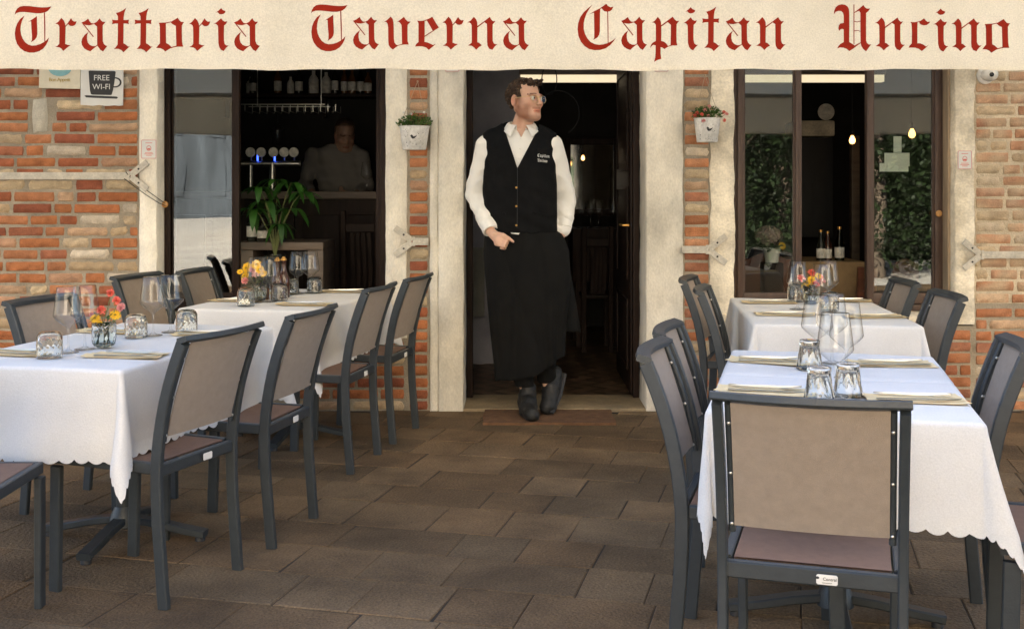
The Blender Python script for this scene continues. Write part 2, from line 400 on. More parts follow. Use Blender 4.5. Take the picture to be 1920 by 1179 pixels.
stonepost('stone_jamb',XL[2],XL[3]+.004,-.010,.232,.42,ZT,M['stone'],2)
stonepost('stone_jamb',XL[4]+.002,-.428,-.020,.232,-.05,ZT,M['stone'],3)
stonepost('stone_jamb',-.4265,-.279,-.026,.30,-.05,ZT,M['stone'],4)
stonepost('stone_jamb',.775,XR[0]+.002,-.026,.30,-.05,ZT,M['stone'],5,rough=.006)
stonepost('stone_jamb',XR[1]-.012,XR[2],-.012,.232,.42,ZT,M['stone_worn'],6,rough=.012)
stonepost('stone_jamb',XR[3],XR[4]+.004,-.014,.232,.50,ZT,M['stone_worn'],7,rough=.012)
mb=MB(); mb.box((XR[3]-.018,.05,.60),(XR[3]-.001,.19,ZT-.01),bev=.006); mb.build('reveal_board',M['wood_old'],rest)
for a,b in ((XL[0]+.02,XL[3]-.02),(XR[1]+.0,XR[3]-.02)):
    mb=MB(); mb.box((a,-.055,SILL-.07),(b,.25,SILL),bev=.008); mb.build('sill',M['stone_worn'],rest)
mb=MB(); mb.box((-.279,-.03,-.1),(.775,.42,.018),bev=.008); mb.box((.60,.10,.0181),(.64,.112,.0195)); mb.build('threshold',M['threshold'],rest)
# plaster lintel zone behind the awning
def win(x0,x1,yg,panes,knob,m,casex):
    # window: fixed outer frame with sashes; panes = list of (xa,xb) glazed sashes
    zb,zt=SILL+.002,ZT-.004
    f=MB()
    fw=.05
    f.box((x0+.002,yg-.03,zb),(x0+fw,yg+.04,zt),bev=.006); f.box((x1-fw,yg-.03,zb),(x1-.002,yg+.04,zt),bev=.006)
    f.box((x0+fw+.001,yg-.028,zt-.05),(x1-fw-.001,yg+.038,zt),bev=.006); f.box((x0+fw+.001,yg-.028,zb),(x1-fw-.001,yg+.038,zb+.04),bev=.006)
    W_=f.build('window',m,rest)
    for (xa,xb) in panes:
        s=MB(); t=.038
        s.box((xa,yg-.045,zb+.043),(xa+t,yg+.005,zt-.052),bev=.007); s.box((xb-t,yg-.045,zb+.043),(xb,yg+.005,zt-.052),bev=.007)
        s.box((xa+t,yg-.042,zb+.044),(xb-t,yg+.003,zb+.11),bev=.006); s.box((xa+t,yg-.042,zt-.12),(xb-t,yg+.003,zt-.053),bev=.006)
        # thin inner bead
        for q in (xa+t,xb-t-.010): s.box((q,yg-.03,zb+.11),(q+.010,yg-.012,zt-.12))
        s.build('sash',m,W_)
        g=MB(); g.box((xa+t-.002,yg-.020,zb+.10),(xb-t+.002,yg-.016,zt-.11)); g.build('pane',M['pane'],W_,smooth=False)
    kx,kz=knob
    k=MB(); k.lathe([(.006,0),(.006,.012),(.016,.018),(.020,.028),(.014,.036),(0,.038)],14,M=Matrix.Translation((kx,yg-.046,kz))@Matrix.Rotation(R(90),4,'X'))
    k.build('window_knob',M['knobwood'],W_)
    return W_
yl=.16
d=D0+yl
def X(px,dd): return (px-960)/F*dd
WL=win(XL[1],XL[2],yl,[(X(312,d),X(452,d))],(X(315,d)+.004,CH-(383-HY)/F*d),M['wood_dark'],None)
WR=win(XR[2],XR[3],yl,[(X(1380,d),X(1500,d)),(X(1621,d),X(1760,d))],(X(1751,d)+.003,CH-(400-HY)/F*d),M['wood_frame'],None)
# open sashes folded back inside the rooms
for (xx,nm,pp,m) in ((XL[2]-.052,'sash',WL,M['wood_dark']),):
    s=MB(); zb,zt=SILL+.05,ZT-.06
    for y in (yl+.06,yl+.55): s.box((xx-.03,y,zb),(xx,y+.05,zt),bev=.005)
    s.box((xx-.03,yl+.111,zb),(xx,yl+.549,zb+.06)); s.box((xx-.03,yl+.111,zt-.06),(xx,yl+.549,zt))
    s.build(nm,m,pp)
# ---- door
fr=MB()
fr.box((-.277,.30,.019),(-.238,.37,ZT-.002),bev=.006); fr.box((.735,.30,.019),(.773,.37,ZT-.002),bev=.006); fr.box((-.237,.302,ZT-.06),(.734,.368,ZT-.002),bev=.006)
fr.build('door_frame',M['wood_dark'],rest)
dl=MB(); dl.box((.726,.375,.03),(.766,1.30,2.16),bev=.006)
for z0,z1 in ((.16,.60),(.72,1.30),(1.40,2.04)):
    dl.box((.716,.50,z0),(.7255,.52,z1),bev=.003); dl.box((.716,1.16,z0),(.7255,1.18,z1),bev=.003); dl.box((.716,.521,z0),(.7255,1.159,z0+.02),bev=.003); dl.box((.716,.521,z1-.02),(.7255,1.159,z1),bev=.003)
    dl.box((.720,.56,z0+.06),(.7257,1.12,z1-.06),bev=.004)
DOOR=dl.build('door',M['wood_dark'],rest)
hd=MB(); hd.tube([(.7255,.45,1.06),(.69,.45,1.06),(.68,.50,1.06),(.68,.56,1.06)],.008,8); hd.build('handle',M['brass'],DOOR)

# ---- rooms behind
mb=MB()
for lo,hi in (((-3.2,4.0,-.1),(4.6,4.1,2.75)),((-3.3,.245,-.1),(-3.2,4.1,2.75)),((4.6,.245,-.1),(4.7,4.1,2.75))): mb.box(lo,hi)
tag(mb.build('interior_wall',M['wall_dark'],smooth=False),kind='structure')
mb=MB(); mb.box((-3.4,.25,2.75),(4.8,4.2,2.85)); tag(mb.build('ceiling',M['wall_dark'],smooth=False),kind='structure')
mb=MB(); mb.box((-.62,1.70,0),(.075,1.82,2.749)); mb.box((-.62,.26,0),(-.52,1.699,2.749)); tag(mb.build('partition_wall',M['wall_in'],smooth=False),kind='structure')
mb=MB(); mb.box((-.50,1.66,.36),(-.20,1.698,.86),bev=.006)
for k in range(4): mb.box((-.49+.072*k,1.652,.40),(-.49+.072*k+.058,1.6595,.82),bev=.004)
tag(mb.build('wall_board',M['panel_in']),'pale grey board leaning low on the dark wall inside the doorway, left of the waiter','board')
fl=MB(); r=random.Random(5)
y=.26
k=0
for i in range(-40,60):
    for j in range(0,44):
        a=R(45) if (i+j)%2 else R(-45)
        cx=i*.105*.75+.3; cy=.30+j*.105
        if not(-3.2<cx<4.6 and .26<cy<4): continue
        if (i%2): continue
        M4=Matrix.Translation((cx,cy,0))@Matrix.Rotation(a,4,'Z'); q=r.uniform(.6,1.25); fl.cc=(q,q*r.uniform(.92,1.04),q*.95)
        b=len(fl.v)
        for p in ((-.11,-.036,.012),(.11,-.036,.012),(.11,.036,.012),(-.11,.036,.012)): fl.vert(M4@Vector(p)+Vector((0,0,r.uniform(0,.002))))
        fl.face(b,b+1,b+2,b+3)
fl.cc=(.4,.4,.4); fl.box((-3.3,.421,-.1),(4.7,4.1,.008)); 
tag(fl.build('floor',M['floor_in'],smooth=False,colors=True,fix=False),kind='structure')
# light strip along the beam
lamp=empty('strip_light',(0,0,0)); tag(lamp,'long warm strip light glowing under the ceiling beam inside the doorway and right window','light')
mb=MB(); mb.box((.06,1.40,2.04),(2.62,1.47,2.088)); mb.build('diffuser',M['led'],lamp,smooth=False)
mb=MB(); mb.box((.05,1.38,2.0895),(2.63,1.50,2.30),bev=.006); mb.build('housing',M['wood_bar'],lamp)
def pendant(x,d,z,label,s=1):
    o=empty('pendant_bulb',(x,d-D0,z)); tag(o,label,'lamp','glowing filament bulbs in the dining room')
    mb=MB(); mb.lathe([(0,-.045*s),(.020*s,-.038*s),(.030*s,-.018*s),(.028*s,.005*s),(.016*s,.03*s),(.012*s,.04*s)],14); mb.build('bulb',M['bulb'],o)
    mb=MB(); mb.lathe([(.015,.0415*s),(.016,.085*s),(.005,.10*s)],12); mb.tube([(0,0,.10*s),(0,0,2.74-z)],.003,6); mb.build('cord',M['black_cord'],o)
p=P(1598,262,9.0); pendant(p.x,9.0,p.z,'glowing filament bulb seen through the open middle of the right window',.8)
p=P(1710,250,9.0); pendant(p.x,9.0,p.z,'glowing filament bulb seen through the glazed right sash of the right window',.9)
p=P(1093,296,9.2); pendant(p.x,9.2,p.z,'small bulb added in front of the dark doorway mirror to imitate a reflected glow',.5)  # added bulb, stands in for one reflected in the mirror
mr=empty('wall_mirror',(0,0,0)); tag(mr,'dark framed mirror on the back wall inside the doorway','mirror')
a=P(1070,272,10.2); b=P(1150,392,10.2)
mb=MB(); mb.box((a.x,a.y,b.z),(b.x,a.y+.01,a.z)); mb.build('glass',M['mirror'],mr,smooth=False)
mb=MB()
for lo,hi in (((a.x-.06,a.y-.03,b.z-.06),(a.x,a.y+.02,a.z+.06)),((b.x,a.y-.03,b.z-.06),(b.x+.06,a.y+.02,a.z+.06)),((a.x,a.y-.029,a.z),(b.x,a.y+.02,a.z+.06)),((a.x,a.y-.029,b.z-.06),(b.x,a.y+.02,b.z))): mb.box(lo,hi,bev=.01)
mb.build('frame',M['wood_dark'],mr)
# ================================================================ chairs
def prof(z):                                     # side curve of a rear leg / back post
    k=[(-.0,-.022),(.12,-.012),(.25,-.001),(.36,.004),(.45,.003),(.55,-.010),(.65,-.032),(.74,-.062),(.833,-.100)]
    for (a,ya),(b,yb) in zip(k,k[1:]):
        if z<=b+1e-6:
            t=(z-a)/(b-a); return ya+(yb-ya)*t
    return k[-1][1]
CW=.197
def bow(x): return -.026*(1-(x/CW)**2)           # the back is hollow: its middle sits further out
def make_chair():
    root=empty('terrace_chair'); tag(root,'x','chair')
    fm=M['frame']
    for s in (-1,1):
        mb=MB(); zs=[0,.06,.12,.18,.25,.32,.38,.43,.48,.53,.58,.63,.68,.72,.76,.79,.815]
        mb.bar([(s*(CW-.004*(1-z/.83)),prof(z),z) for z in zs],.022,.037)
        mb.build('leg',fm,root,ang=30)
    for s in (-1,1):
        mb=MB(); mb.bar([(s*.186,.405,0),(s*.188,.400,.2),(s*.190,.395,.400)],.022,.040); mb.build('leg',fm,root,ang=30)
    # top rail, bowed in plan
    mb=MB(); n=14
    mb.bar([(-CW-.011+ (2*CW+.022)*i/n,prof(.825)+bow(min(CW,max(-CW,-CW-.011+(2*CW+.022)*i/n))),.826) for i in range(n+1)],.019,.040,side=(0,.30,1)); mb.build('top_rail',fm,root,ang=30)
    # seat frame
    mb=MB()
    for s in (-1,1): mb.bar([(s*.188,.0232,.424),(s*.188,.40,.428)],.022,.036)
    mb.bar([(-.186,.004,.418),(.186,.004,.418)],.022,.038,side=(0,1,0)); mb.bar([(-.176,.408,.426),(.176,.408,.426)],.022,.034,side=(0,1,0))
    mb.bar([(-.170,.20,.410),(.170,.20,.410)],.018,.018,side=(0,1,0))
    mb.build('seat_frame',fm,root,ang=30)
    mb=MB(); 
    def seat(u,v,dz=0): return (-.172+.344*u,.022+.372*v,.439+.004*v-.012*math.sin(PI*u)*math.sin(PI*v)+dz)
    mb.grid(lambda u,v:seat(u,v),14,14); mb.grid(lambda u,v:seat(u,v,-.004),14,14); mb.build('seat',M['sling_seat'],root,fix=False)
    # sling back with folded top and bottom hems
    def sl(u,v,off=0):
        z=.522+(.814-.522)*v; x=(-CW+.030)+(2*CW-.060)*u
        return (x,prof(z)+bow(x)*(.55+.45*v)+off+.006*math.sin(PI*v)*-1,z)
    mb=MB(); mb.grid(lambda u,v:sl(u,v),18,12); mb.grid(lambda u,v:sl(u,v,-.0035),18,12)
    for v in (0,.965): mb.grid(lambda u,t:(lambda p:(p[0],p[1]-.006,p[2]))(sl(u,v+.035*t)),18,1)
    bk=mb.build('backrest',M['sling'],root,fix=False)
    for s in (-1,1):
        mb=MB(); zs=[.506,.54,.6,.66,.72,.77,.812]
        mb.tube([(s*(CW-.024),prof(z)-.001,z) for z in zs],.0085,10); sb=mb.build('side_bar',fm,root)
        mb=MB()
        for z in (.525,.645,.765):
            mb.ell((s*(CW-.0335),prof(z)-.004,z),(.0025,.0045,.0045),10,6)
            mb.ell((s*(CW-.024),prof(z)-.0095,z),(.0045,.0022,.0045),10,6)
        mb.build('screw',M['steel'],sb)
    pl=MB(); pl.prism([[( -.023+.006*0+x,y) for x,y in ((.0,-.008),(.003,-.011),(.043,-.011),(.046,-.008),(.046,.008),(.043,.011),(.003,.011),(0,.008))]],lambda x,y,t:(x+.035,-.0152-.0016+t,.418+y),.0016)
    lp=pl.build('maker_plate',M['plate'],root,smooth=False)
    return root
def textmesh(txt,size,align='CENTER',ext=.0004,sp=1.0):
    cu=bpy.data.curves.new('text','FONT'); cu.body=txt; cu.size=size; cu.align_x=align; cu.align_y='CENTER'; cu.extrude=ext; cu.space_character=sp
    o=bpy.data.objects.new('text',cu); COL.objects.link(o)
    dg=bpy.context.evaluated_depsgraph_get(); me=bpy.data.meshes.new_from_object(o.evaluated_get(dg))
    bpy.data.objects.remove(o); return me
def textobj(name,txt,size,loc,rot,m,parent=None,**k):
    me=textmesh(txt,size,**k); me.materials.clear(); me.materials.append(m)
    o=bpy.data.objects.new(name,me); COL.objects.link(o); o.location=loc; o.rotation_euler=rot
    if parent: o.parent=parent
    return o
chair0=make_chair()
CH_=[ # x, d, heading, label
 (-1.015,3.673,69,'nearest chair on the left, back to the walkway, tucked at the near left table'),
 (-.838,4.265,77.3,'second chair from the viewer in the row of four along the left walkway'),
 (-.71,5.33,78.4,'third chair from the viewer in the left walkway row, at the far left table'),
 (-.58,5.94,77.6,'last chair of the left walkway row, next to the slim brick pier'),
 (-1.851,4.683,-107,'chair on the wall side of the near left table, behind its wine glasses and flowers'),
 (-1.876,5.967,-107,'left one of the two chairs backed against the left window'),
 (-1.675,6.36,-99,'right one of the two chairs backed against the left window, under the glazed sash'),
 (-1.638,3.10,0,'chair at the near end of the left table, cut off at lower left'),
 (.503,3.222,-106,'nearest chair on the walkway side of the near right table, back seen edge on'),
 (.606,3.69,-106,'second chair on the walkway side of the near right table, just behind the nearest one'),
 (.967,5.166,-104,'nearer of the two chairs on the door side of the far right table'),
 (.993,5.77,-107,'farther of the two chairs on the door side of the far right table'),
 (1.82,5.575,87,'chair on the far right side of the far right table, under the right window'),
 (1.776,4.915,87,'chair on the far right side of the far right table, nearer the viewer'),
 (1.373,3.354,76,'chair right of the near right table, before the right brick wall'),
 (1.62,2.76,72,'chair cut off by the right edge of the picture, beside the hanging cloth corner'),
 (.668,2.547,-17,'large chair in the right foreground seen squarely from behind, showing its white maker plate'),
]
for i,(x,dd,a,l) in enumerate(CH_):
    c=chair0 if i==0 else copy_tree(chair0)
    c.location=XY(x,dd); c.rotation_euler=(0,0,R(a)); tag(c,l,'chair','brown and grey terrace chairs')
    front=c
for ch in front.children:
    if ch.name.startswith('maker_plate'):
        t=textobj('lettering','Contral',.0095,(.041,-.0173,.4195),(R(90),0,0),M['ink'],None,sp=1.0); t.parent=ch
        t2=textobj('lettering','www.contral.it',.0036,(.035,-.0173,.4115),(R(90),0,0),M['ink'],None); t2.parent=ch
        mb=MB(); mb.prism([[(.0145+.0042*math.cos(a),.4215+.0030*math.sin(a)) for a in [k*PI/7 for k in range(14)]]],lambda x,y,t:(x,-.0170+t*.1,y),.001); e=mb.build('emblem',M['ink'],None,smooth=False); e.parent=ch
# ================================================================ tables and cloths
ZTB=.72
def frame_at(cx,cd,th):
    u=Vector((math.cos(R(th)),-math.sin(R(th)),0)); v=Vector((math.sin(R(th)),math.cos(R(th)),0)); c=XY(cx,cd)
    return c,u,v
def table(name,cx,cd,th,W,L,lab,clab,seed,over=.285,groove=None,kc=(.24,.24,.24,.24)):
    root=empty('pedestal_table',XY(cx,cd),-R(th)); tag(root,lab,'table','tables under white cloths')
    mb=MB(); mb.box((-W/2+.004,-L/2+.004,ZTB-.032),(W/2-.004,L/2-.004,ZTB-.006),bev=.006); mb.build('tabletop',M['wood_dark'],root)
    for sy in (0,):
        yc=.02
        mb=MB(); mb.lathe([(.03,.075),(.030,ZTB-.06),(.06,ZTB-.05),(.06,ZTB-.033)],20,(0,yc,0)); mb.lathe([(.055,.05),(.050,.085),(.034,.12)],20,(0,yc,0)); mb.build('column',M['frame'],root)
        for k in range(4):
            a=.08+k*PI/2; e=Vector((math.cos(a),math.sin(a),0))
            mb=MB(); o=Vector((0,yc,0))
            mb.bar([o+e*.04+Vector((0,0,.072)),o+e*.12+Vector((0,0,.062)),o+e*.22+Vector((0,0,.042)),o+e*.31+Vector((0,0,.028))],.050,.026,side=(-e.y,e.x,0))
            mb.build('foot',M['frame'],root,ang=30)
            mb=MB(); mb.lathe([(.018,0),(.018,.018),(.012,.0255)],12,tuple(o+e*.29)); mb.build('leveller',M['ink'],root)
    # cloth
    rr=random.Random(seed); mb=MB(); nw=int(W/.016); nl=int(L/.016)
    ph=[rr.random()*6.28 for _ in range(12)]
    def top(i,j):
        x=-W/2+W*i/nw; y=-L/2+L*j/nl; z=ZTB+.0015*math.sin(9*x+ph[0])*math.sin(7*y+ph[1])+.0012*mnoise.noise(Vector((x*9,y*9,ph[2])))
        for gy in (groove or []):
            z-=.007*math.exp(-((y-gy)/.014)**2)
        z+=.0011*(math.exp(-((x-.01)/.005)**2)+math.exp(-((y-L*.24)/.005)**2)+math.exp(-((y+L*.26)/.005)**2))
        ed=min(x+W/2,W/2-x,y+L/2,L/2-y)
        return (x,y,z-.0*ed)
    tix=[[mb.vert(top(i,j)) for i in range(nw+1)] for j in range(nl+1)]
    for j in range(nl):
        for i in range(nw): mb.face(tix[j][i],tix[j][i+1],tix[j+1][i+1],tix[j+1][i])
    cols=[]                                         # (top vertex, position, direction angle, corner phi or None, outer length, path s)
    s=0.0
    def add(i,j,ang,phi,Lo,kk=0): cols.append((tix[j][i],Vector(top(i,j)),ang,phi,Lo,kk))
    NP=26
    def corner(i,j,a0,kk):
        for k in range(NP+1):
            ph_=k/NP*PI/2; Lo=min(over/max(math.cos(ph_),math.sin(ph_)),over*1.36); add(i,j,a0+ph_,ph_,Lo,kk)
    for i in range(1,nw): add(i,0,-PI/2,None,over)
    corner(nw,0,-PI/2,kc[0])
    for j in range(1,nl): add(nw,j,0,None,over)
    corner(nw,nl,0,kc[1])
    for i in range(nw-1,0,-1): add(i,nl,PI/2,None,over)
    corner(0,nl,PI/2,kc[2])
    for j in range(nl-1,0,-1): add(0,j,PI,None,over)
    corner(0,0,PI,kc[3])
    NR=20; rad=.014
    def pos(p,ang,phi,r,q,kk=0):
        e=Vector((math.cos(ang),math.sin(ang),0))
        bend=rad*PI/2
        if phi is None: k=.035+.0*q
        else: k=.035+kk*math.sin(2*phi)**1.3
        if r<bend:
            t=r/rad; out=rad*math.sin(t); dn=rad*(1-math.cos(t))
        else:
            rr_=r-bend; out=rad+k*rr_; dn=rad+rr_*math.sqrt(1-k*k)
        g=max(0,min(1,r/over)); cr=mnoise.noise(Vector((q*5.2,r*7,ph[6])))*.006+mnoise.noise(Vector((q*13,r*15,ph[7])))*.0028; w=cr+.012*math.sin(q*8.3+ph[2])+.010*math.sin(q*17+ph[3])+.006*math.sin(q*31+ph[4])
        w*=g**1.2
        if phi is None:
            out+=w*.8+.004*g
        else: 
            out+=w*.8*(1-math.sin(2*phi))+.004*g
            e2=Vector((-e.y,e.x,0)); 
            return p+e*out+e2*(.030*math.sin(2*phi)*g*g*math.cos(ph[5]))-Vector((0,0,dn))
        return p+e*out-Vector((0,0,dn))
    # path length along the hem, for the scallops
    hem=[p+Vector((math.cos(a),math.sin(a),0))*Lo for (_,p,a,_p,Lo,_k) in cols]
    ss=[0.0]
    for k in range(1,len(hem)): ss.append(ss[-1]+(hem[k]-hem[k-1]).length)
    tot=ss[-1]+(hem[0]-hem[-1]).length; per=tot/round(tot/.050)
    # refine the columns so scallops have enough points
    fine=[]
    for k in range(len(cols)):
        a=cols[k]; b=cols[(k+1)%len(cols)]; sa=ss[k]; sb=ss[k+1] if k+1<len(cols) else tot
        fine.append((a,a,0.0,sa))
        fine.append((a,b,.5,(sa+sb)/2))
    prev=None; first=None; rings=[]
    for (a,b,t,sv) in fine:
        q=sv
        Lo=a[4]*(1-t)+b[4]*t; sc=abs(math.sin(PI*sv/per)); Rm=Lo+.014*(sc**.6)-.008+.006*math.sin(sv*3.1+ph[8])+.004*math.sin(sv*7.3+ph[9])
        col=[]
        for k in range(1,NR+1):
            r=Rm*(k/NR)**1.0 if k>3 else min(Rm*(k/NR),rad*PI/2*k/3)
            pa=pos(a[1],a[2],a[3],r,q,a[5])
            if t: pb=pos(b[1],b[2],b[3],r,q,b[5]); pa=(pa+pb)/2
            col.append(mb.vert(pa))
        rings.append(([a[0],b[0]] if t else [a[0]],col))
    n=len(rings)
    for k in range(n):
        A=rings[k]; B=rings[(k+1)%n]
        if len(A[0])==1:
            va=A[0][0]; mb.face(va,A[1][0],B[1][0]) 
        else:
            va,vb=A[0]
            if va!=vb: mb.face(va,A[1][0],B[1][0],vb)
            else: mb.face(va,A[1][0],B[1][0])
        for r in range(NR-1): mb.face(A[1][r],A[1][r+1],B[1][r+1],B[1][r])
    cl=mb.build('tablecloth',M['cloth'],None,ang=180); cl.location=XY(cx,cd); cl.rotation_euler=(0,0,-R(th))
    tag(cl,clab,'tablecloth','white scalloped tablecloths')
    return cl
T1=(-1.43,4.176,11.5,.66,1.14); T2=(-1.135,5.868,12.5,.656,1.08); T3=(.956,3.369,14.2,.644,1.125); T4=(1.412,5.296,6,.667,1.13)
table('a',*T1,'cloth covered table at the left, nearest the viewer','white scalloped cloth on the near left table, its corner hanging low',1,over=.295)
table('b',*T2,'cloth covered table in front of the left window','white scalloped cloth on the far left table in front of the window',2,over=.295)
table('c',*T3,'cloth covered table at the right, nearest the viewer','white scalloped cloth on the near right table, bright bluish at its front',3,over=.275,groove=[.02],kc=(.22,.2,.2,.03))
table('d',*T4,'cloth covered table in front of the right window','white scalloped cloth on the far right table in front of the window',4,over=.28,groove=[-.02])
ZC=ZTB+.003
# ================================================================ tableware
def wine_glass_mesh():
    o=[(0,.000),(.034,.000),(.036,.0015),(.033,.003),(.014,.006),(.0052,.012),(.0036,.03),(.0034,.06),(.0042,.080),(.008,.088),(.022,.098),(.038,.112),(.0475,.122),(.0495,.128),(.0485,.136),(.0455,.16),(.0415,.19),(.0375,.2235),(.0368,.2245)]
    mb=MB(); mb.lathe(o,40); return mb.build('wine_glass',M['glass_thin'],None,ang=60)
def tumbler_dome_mesh():                           # turned over on its rim
    f=lambda a,z,r:(.0016*abs(math.cos(7*a+z*150)*1)*abs(math.cos(7*a-z*150)) if .012<z<.07 and r>.03 else 0)
    o=[(.0395,0),(.0415,.001)]+[(.0415-.0016*(k/18)+ (0),.004+k/18*.062) for k in range(19)]+[(.0385,.074),(.0345,.081),(.028,.086),(.018,.088),(0,.088)]
    i=[(0,.080),(.018,.080),(.028,.077),(.034,.070),(.0360,.060),(.0385,.004),(.0385,0.0005)]
    mb=MB(); mb.lathe(o+i,56,fn=f); return mb.build('tumbler',M['glass'],None,ang=50)
def tumbler_cut_mesh():                            # straight, thick based, cut sides; turned over on its rim
    f=lambda a,z,r:(-.0022*abs(math.sin(5*a+(z-.04)*40)) if .006<z<.074 and r>.022 else 0)
    o=[(.0390,0),(.0410,.001)]+[(.0410-.0105*(k/14),.004+k/14*.070) for k in range(15)]+[(.0305,.0765),(.0315,.080),(.0315,.088),(.030,.0895),(0,.0895)]
    i=[(0,.076),(.024,.074),(.0275,.070),(.0375,.004),(.0380,0.0005)]
    mb=MB(); mb.lathe(o+i,50,fn=f); return mb.build('tumbler',M['glass'],None,ang=50)
WG,TD,TC=wine_glass_mesh(),tumbler_dome_mesh(),tumbler_cut_mesh()
used={}
def put(proto,loc,rz,lab,cat,group,flip=False,sc=1.0):
    o=proto if proto.name not in used else proto.copy()
    if proto.name in used: COL.objects.link(o)
    used[proto.name]=1
    o.location=loc; o.rotation_euler=(PI if flip else 0,0,rz); o.scale=(sc,)*3
    tag(o,lab,cat,group); return o
def g(px,py,z=ZC): return G(px,py,z)
for px,py,l in ((128,661,'left one of the two wine glasses in front on the near left table'),(159,655,'right one of the two wine glasses in front on the near left table'),
  (287,629,'left one of the two wine glasses at the back of the near left table'),(320,623,'right one of the two wine glasses at the back of the near left table'),
  (481,567,'wine glass in front of the yellow flowers on the far left table'),(506,566,'wine glass in front of the dark bottles on the far left table'),
  (558,550,'left one of the two wine glasses nearest the window on the far left table'),(582,549,'right one of the two wine glasses nearest the window on the far left table'),
  (1495,580,'wine glass left of the flowers on the far right table'),(1541,590,'nearer wine glass of the pair at the flowers on the far right table'),(1553,578,'farther wine glass of the pair at the flowers on the far right table'),
  (1532,687,'wine glass at the back of the near right table, left of the others'),(1560,681,'wine glass at the back of the near right table, right of the flat tumbler'),
  (1566,742,'largest looking wine glass on the near right table, left of the right tumbler'),(1587,709,'wine glass behind the largest one on the near right table')):
    put(WG,g(px,py),random.random()*6,l,'wine glass','empty wine glasses on the tables')
for px,py,l in ((93,670,'domed tumbler nearest the left edge on the near left table'),(255,632,'domed tumbler in the middle of the near left table, right of the flowers'),(350,622,'domed tumbler at the back of the near left table, beside the wine glasses'),
  (461,573,'domed tumbler left of the wine glasses on the far left table'),(524,563,'domed tumbler right of the wine glasses on the far left table'),(546,551,'domed tumbler behind the bottles on the far left table'),(590,549,'domed tumbler at the far right of the far left table'),
  (1492,565,'domed tumbler under the left wine glass on the far right table'),(1556,582,'domed tumbler half hidden by the wine glasses on the far right table')):
    put(TD,g(px,py),random.random()*6,l,'tumbler','tumblers turned upside down')
for px,py,l in ((1518,691,'cut glass tumbler at the back of the near right table'),(1536,751,'cut glass tumbler nearest the foreground chair on the near right table'),(1590,743,'cut glass tumbler to the right on the near right table')):
    put(TC,g(px,py),random.random()*6,l,'tumbler','tumblers turned upside down')
# posies in tumblers
def flower(parent,c,nrm,kind,r,rr):
    mb=MB(); z=Vector(nrm).normalized(); x=z.orthogonal().normalized(); y=z.cross(x)
    if kind=='yellow':
        for layer,(n,rad,lift) in enumerate(((20,1.0,.15),(16,.8,.35),(11,.55,.5))):
            for k in range(n):
                a=2*PI*(k+rr.random()*.4)/n; e=x*math.cos(a)+y*math.sin(a); t=x*-math.sin(a)+y*math.cos(a); w=r*.15
                R_=r*rad*rr.uniform(.88,1.05)
                p0=c+e*r*.1; p1=c+e*R_*.65+z*r*lift*.6; p2=c+e*R_+z*r*lift*.45
                q=[p0-t*w*.5,p1-t*w,p2-t*w*.4,p2+t*w*.4,p1+t*w,p0+t*w*.5]; ix=[mb.vert(p) for p in q]; mb.face(ix[0],ix[1],ix[4],ix[5]); mb.face(ix[1],ix[2],ix[3],ix[4])
        fl=mb.build('flower',M['yellow'],parent,smooth=False,fix=False)
        m2=MB(); m2.ell((0,0,0),(r*.26,r*.26,r*.16),10,6,M=Matrix.Translation(c+z*r*.2)); m2.build('flower_centre',M['yellowc'],fl)
    else:
        for k in range(34):
            a=rr.random()*6.28; th=math.acos(1-rr.random()*1.05); e=(x*math.cos(a)+y*math.sin(a))*math.sin(th)+z*math.cos(th); t=e.orthogonal().normalized(); t2=e.cross(t); ro=rr.random()*6.28
            tt=t*math.cos(ro)+t2*math.sin(ro); ss=t2*math.cos(ro)-t*math.sin(ro)
            b=c+e*r*.25; w=r*rr.uniform(.30,.45); o=c+e*r*rr.uniform(.8,1.02)
            ix=[mb.vert(p) for p in (b-tt*w*.4,b+tt*w*.4,o+tt*w+ss*w*.25,o+tt*w*.3-ss*w*.25+e*r*.12,o-tt*w*.3+ss*w*.25,o-tt*w-ss*w*.2+e*r*.1)]
            mb.face(ix[0],ix[1],ix[2],ix[3]); mb.face(ix[0],ix[3],ix[4],ix[5])
        mb.build('flower',M[kind],parent,smooth=False,fix=False)
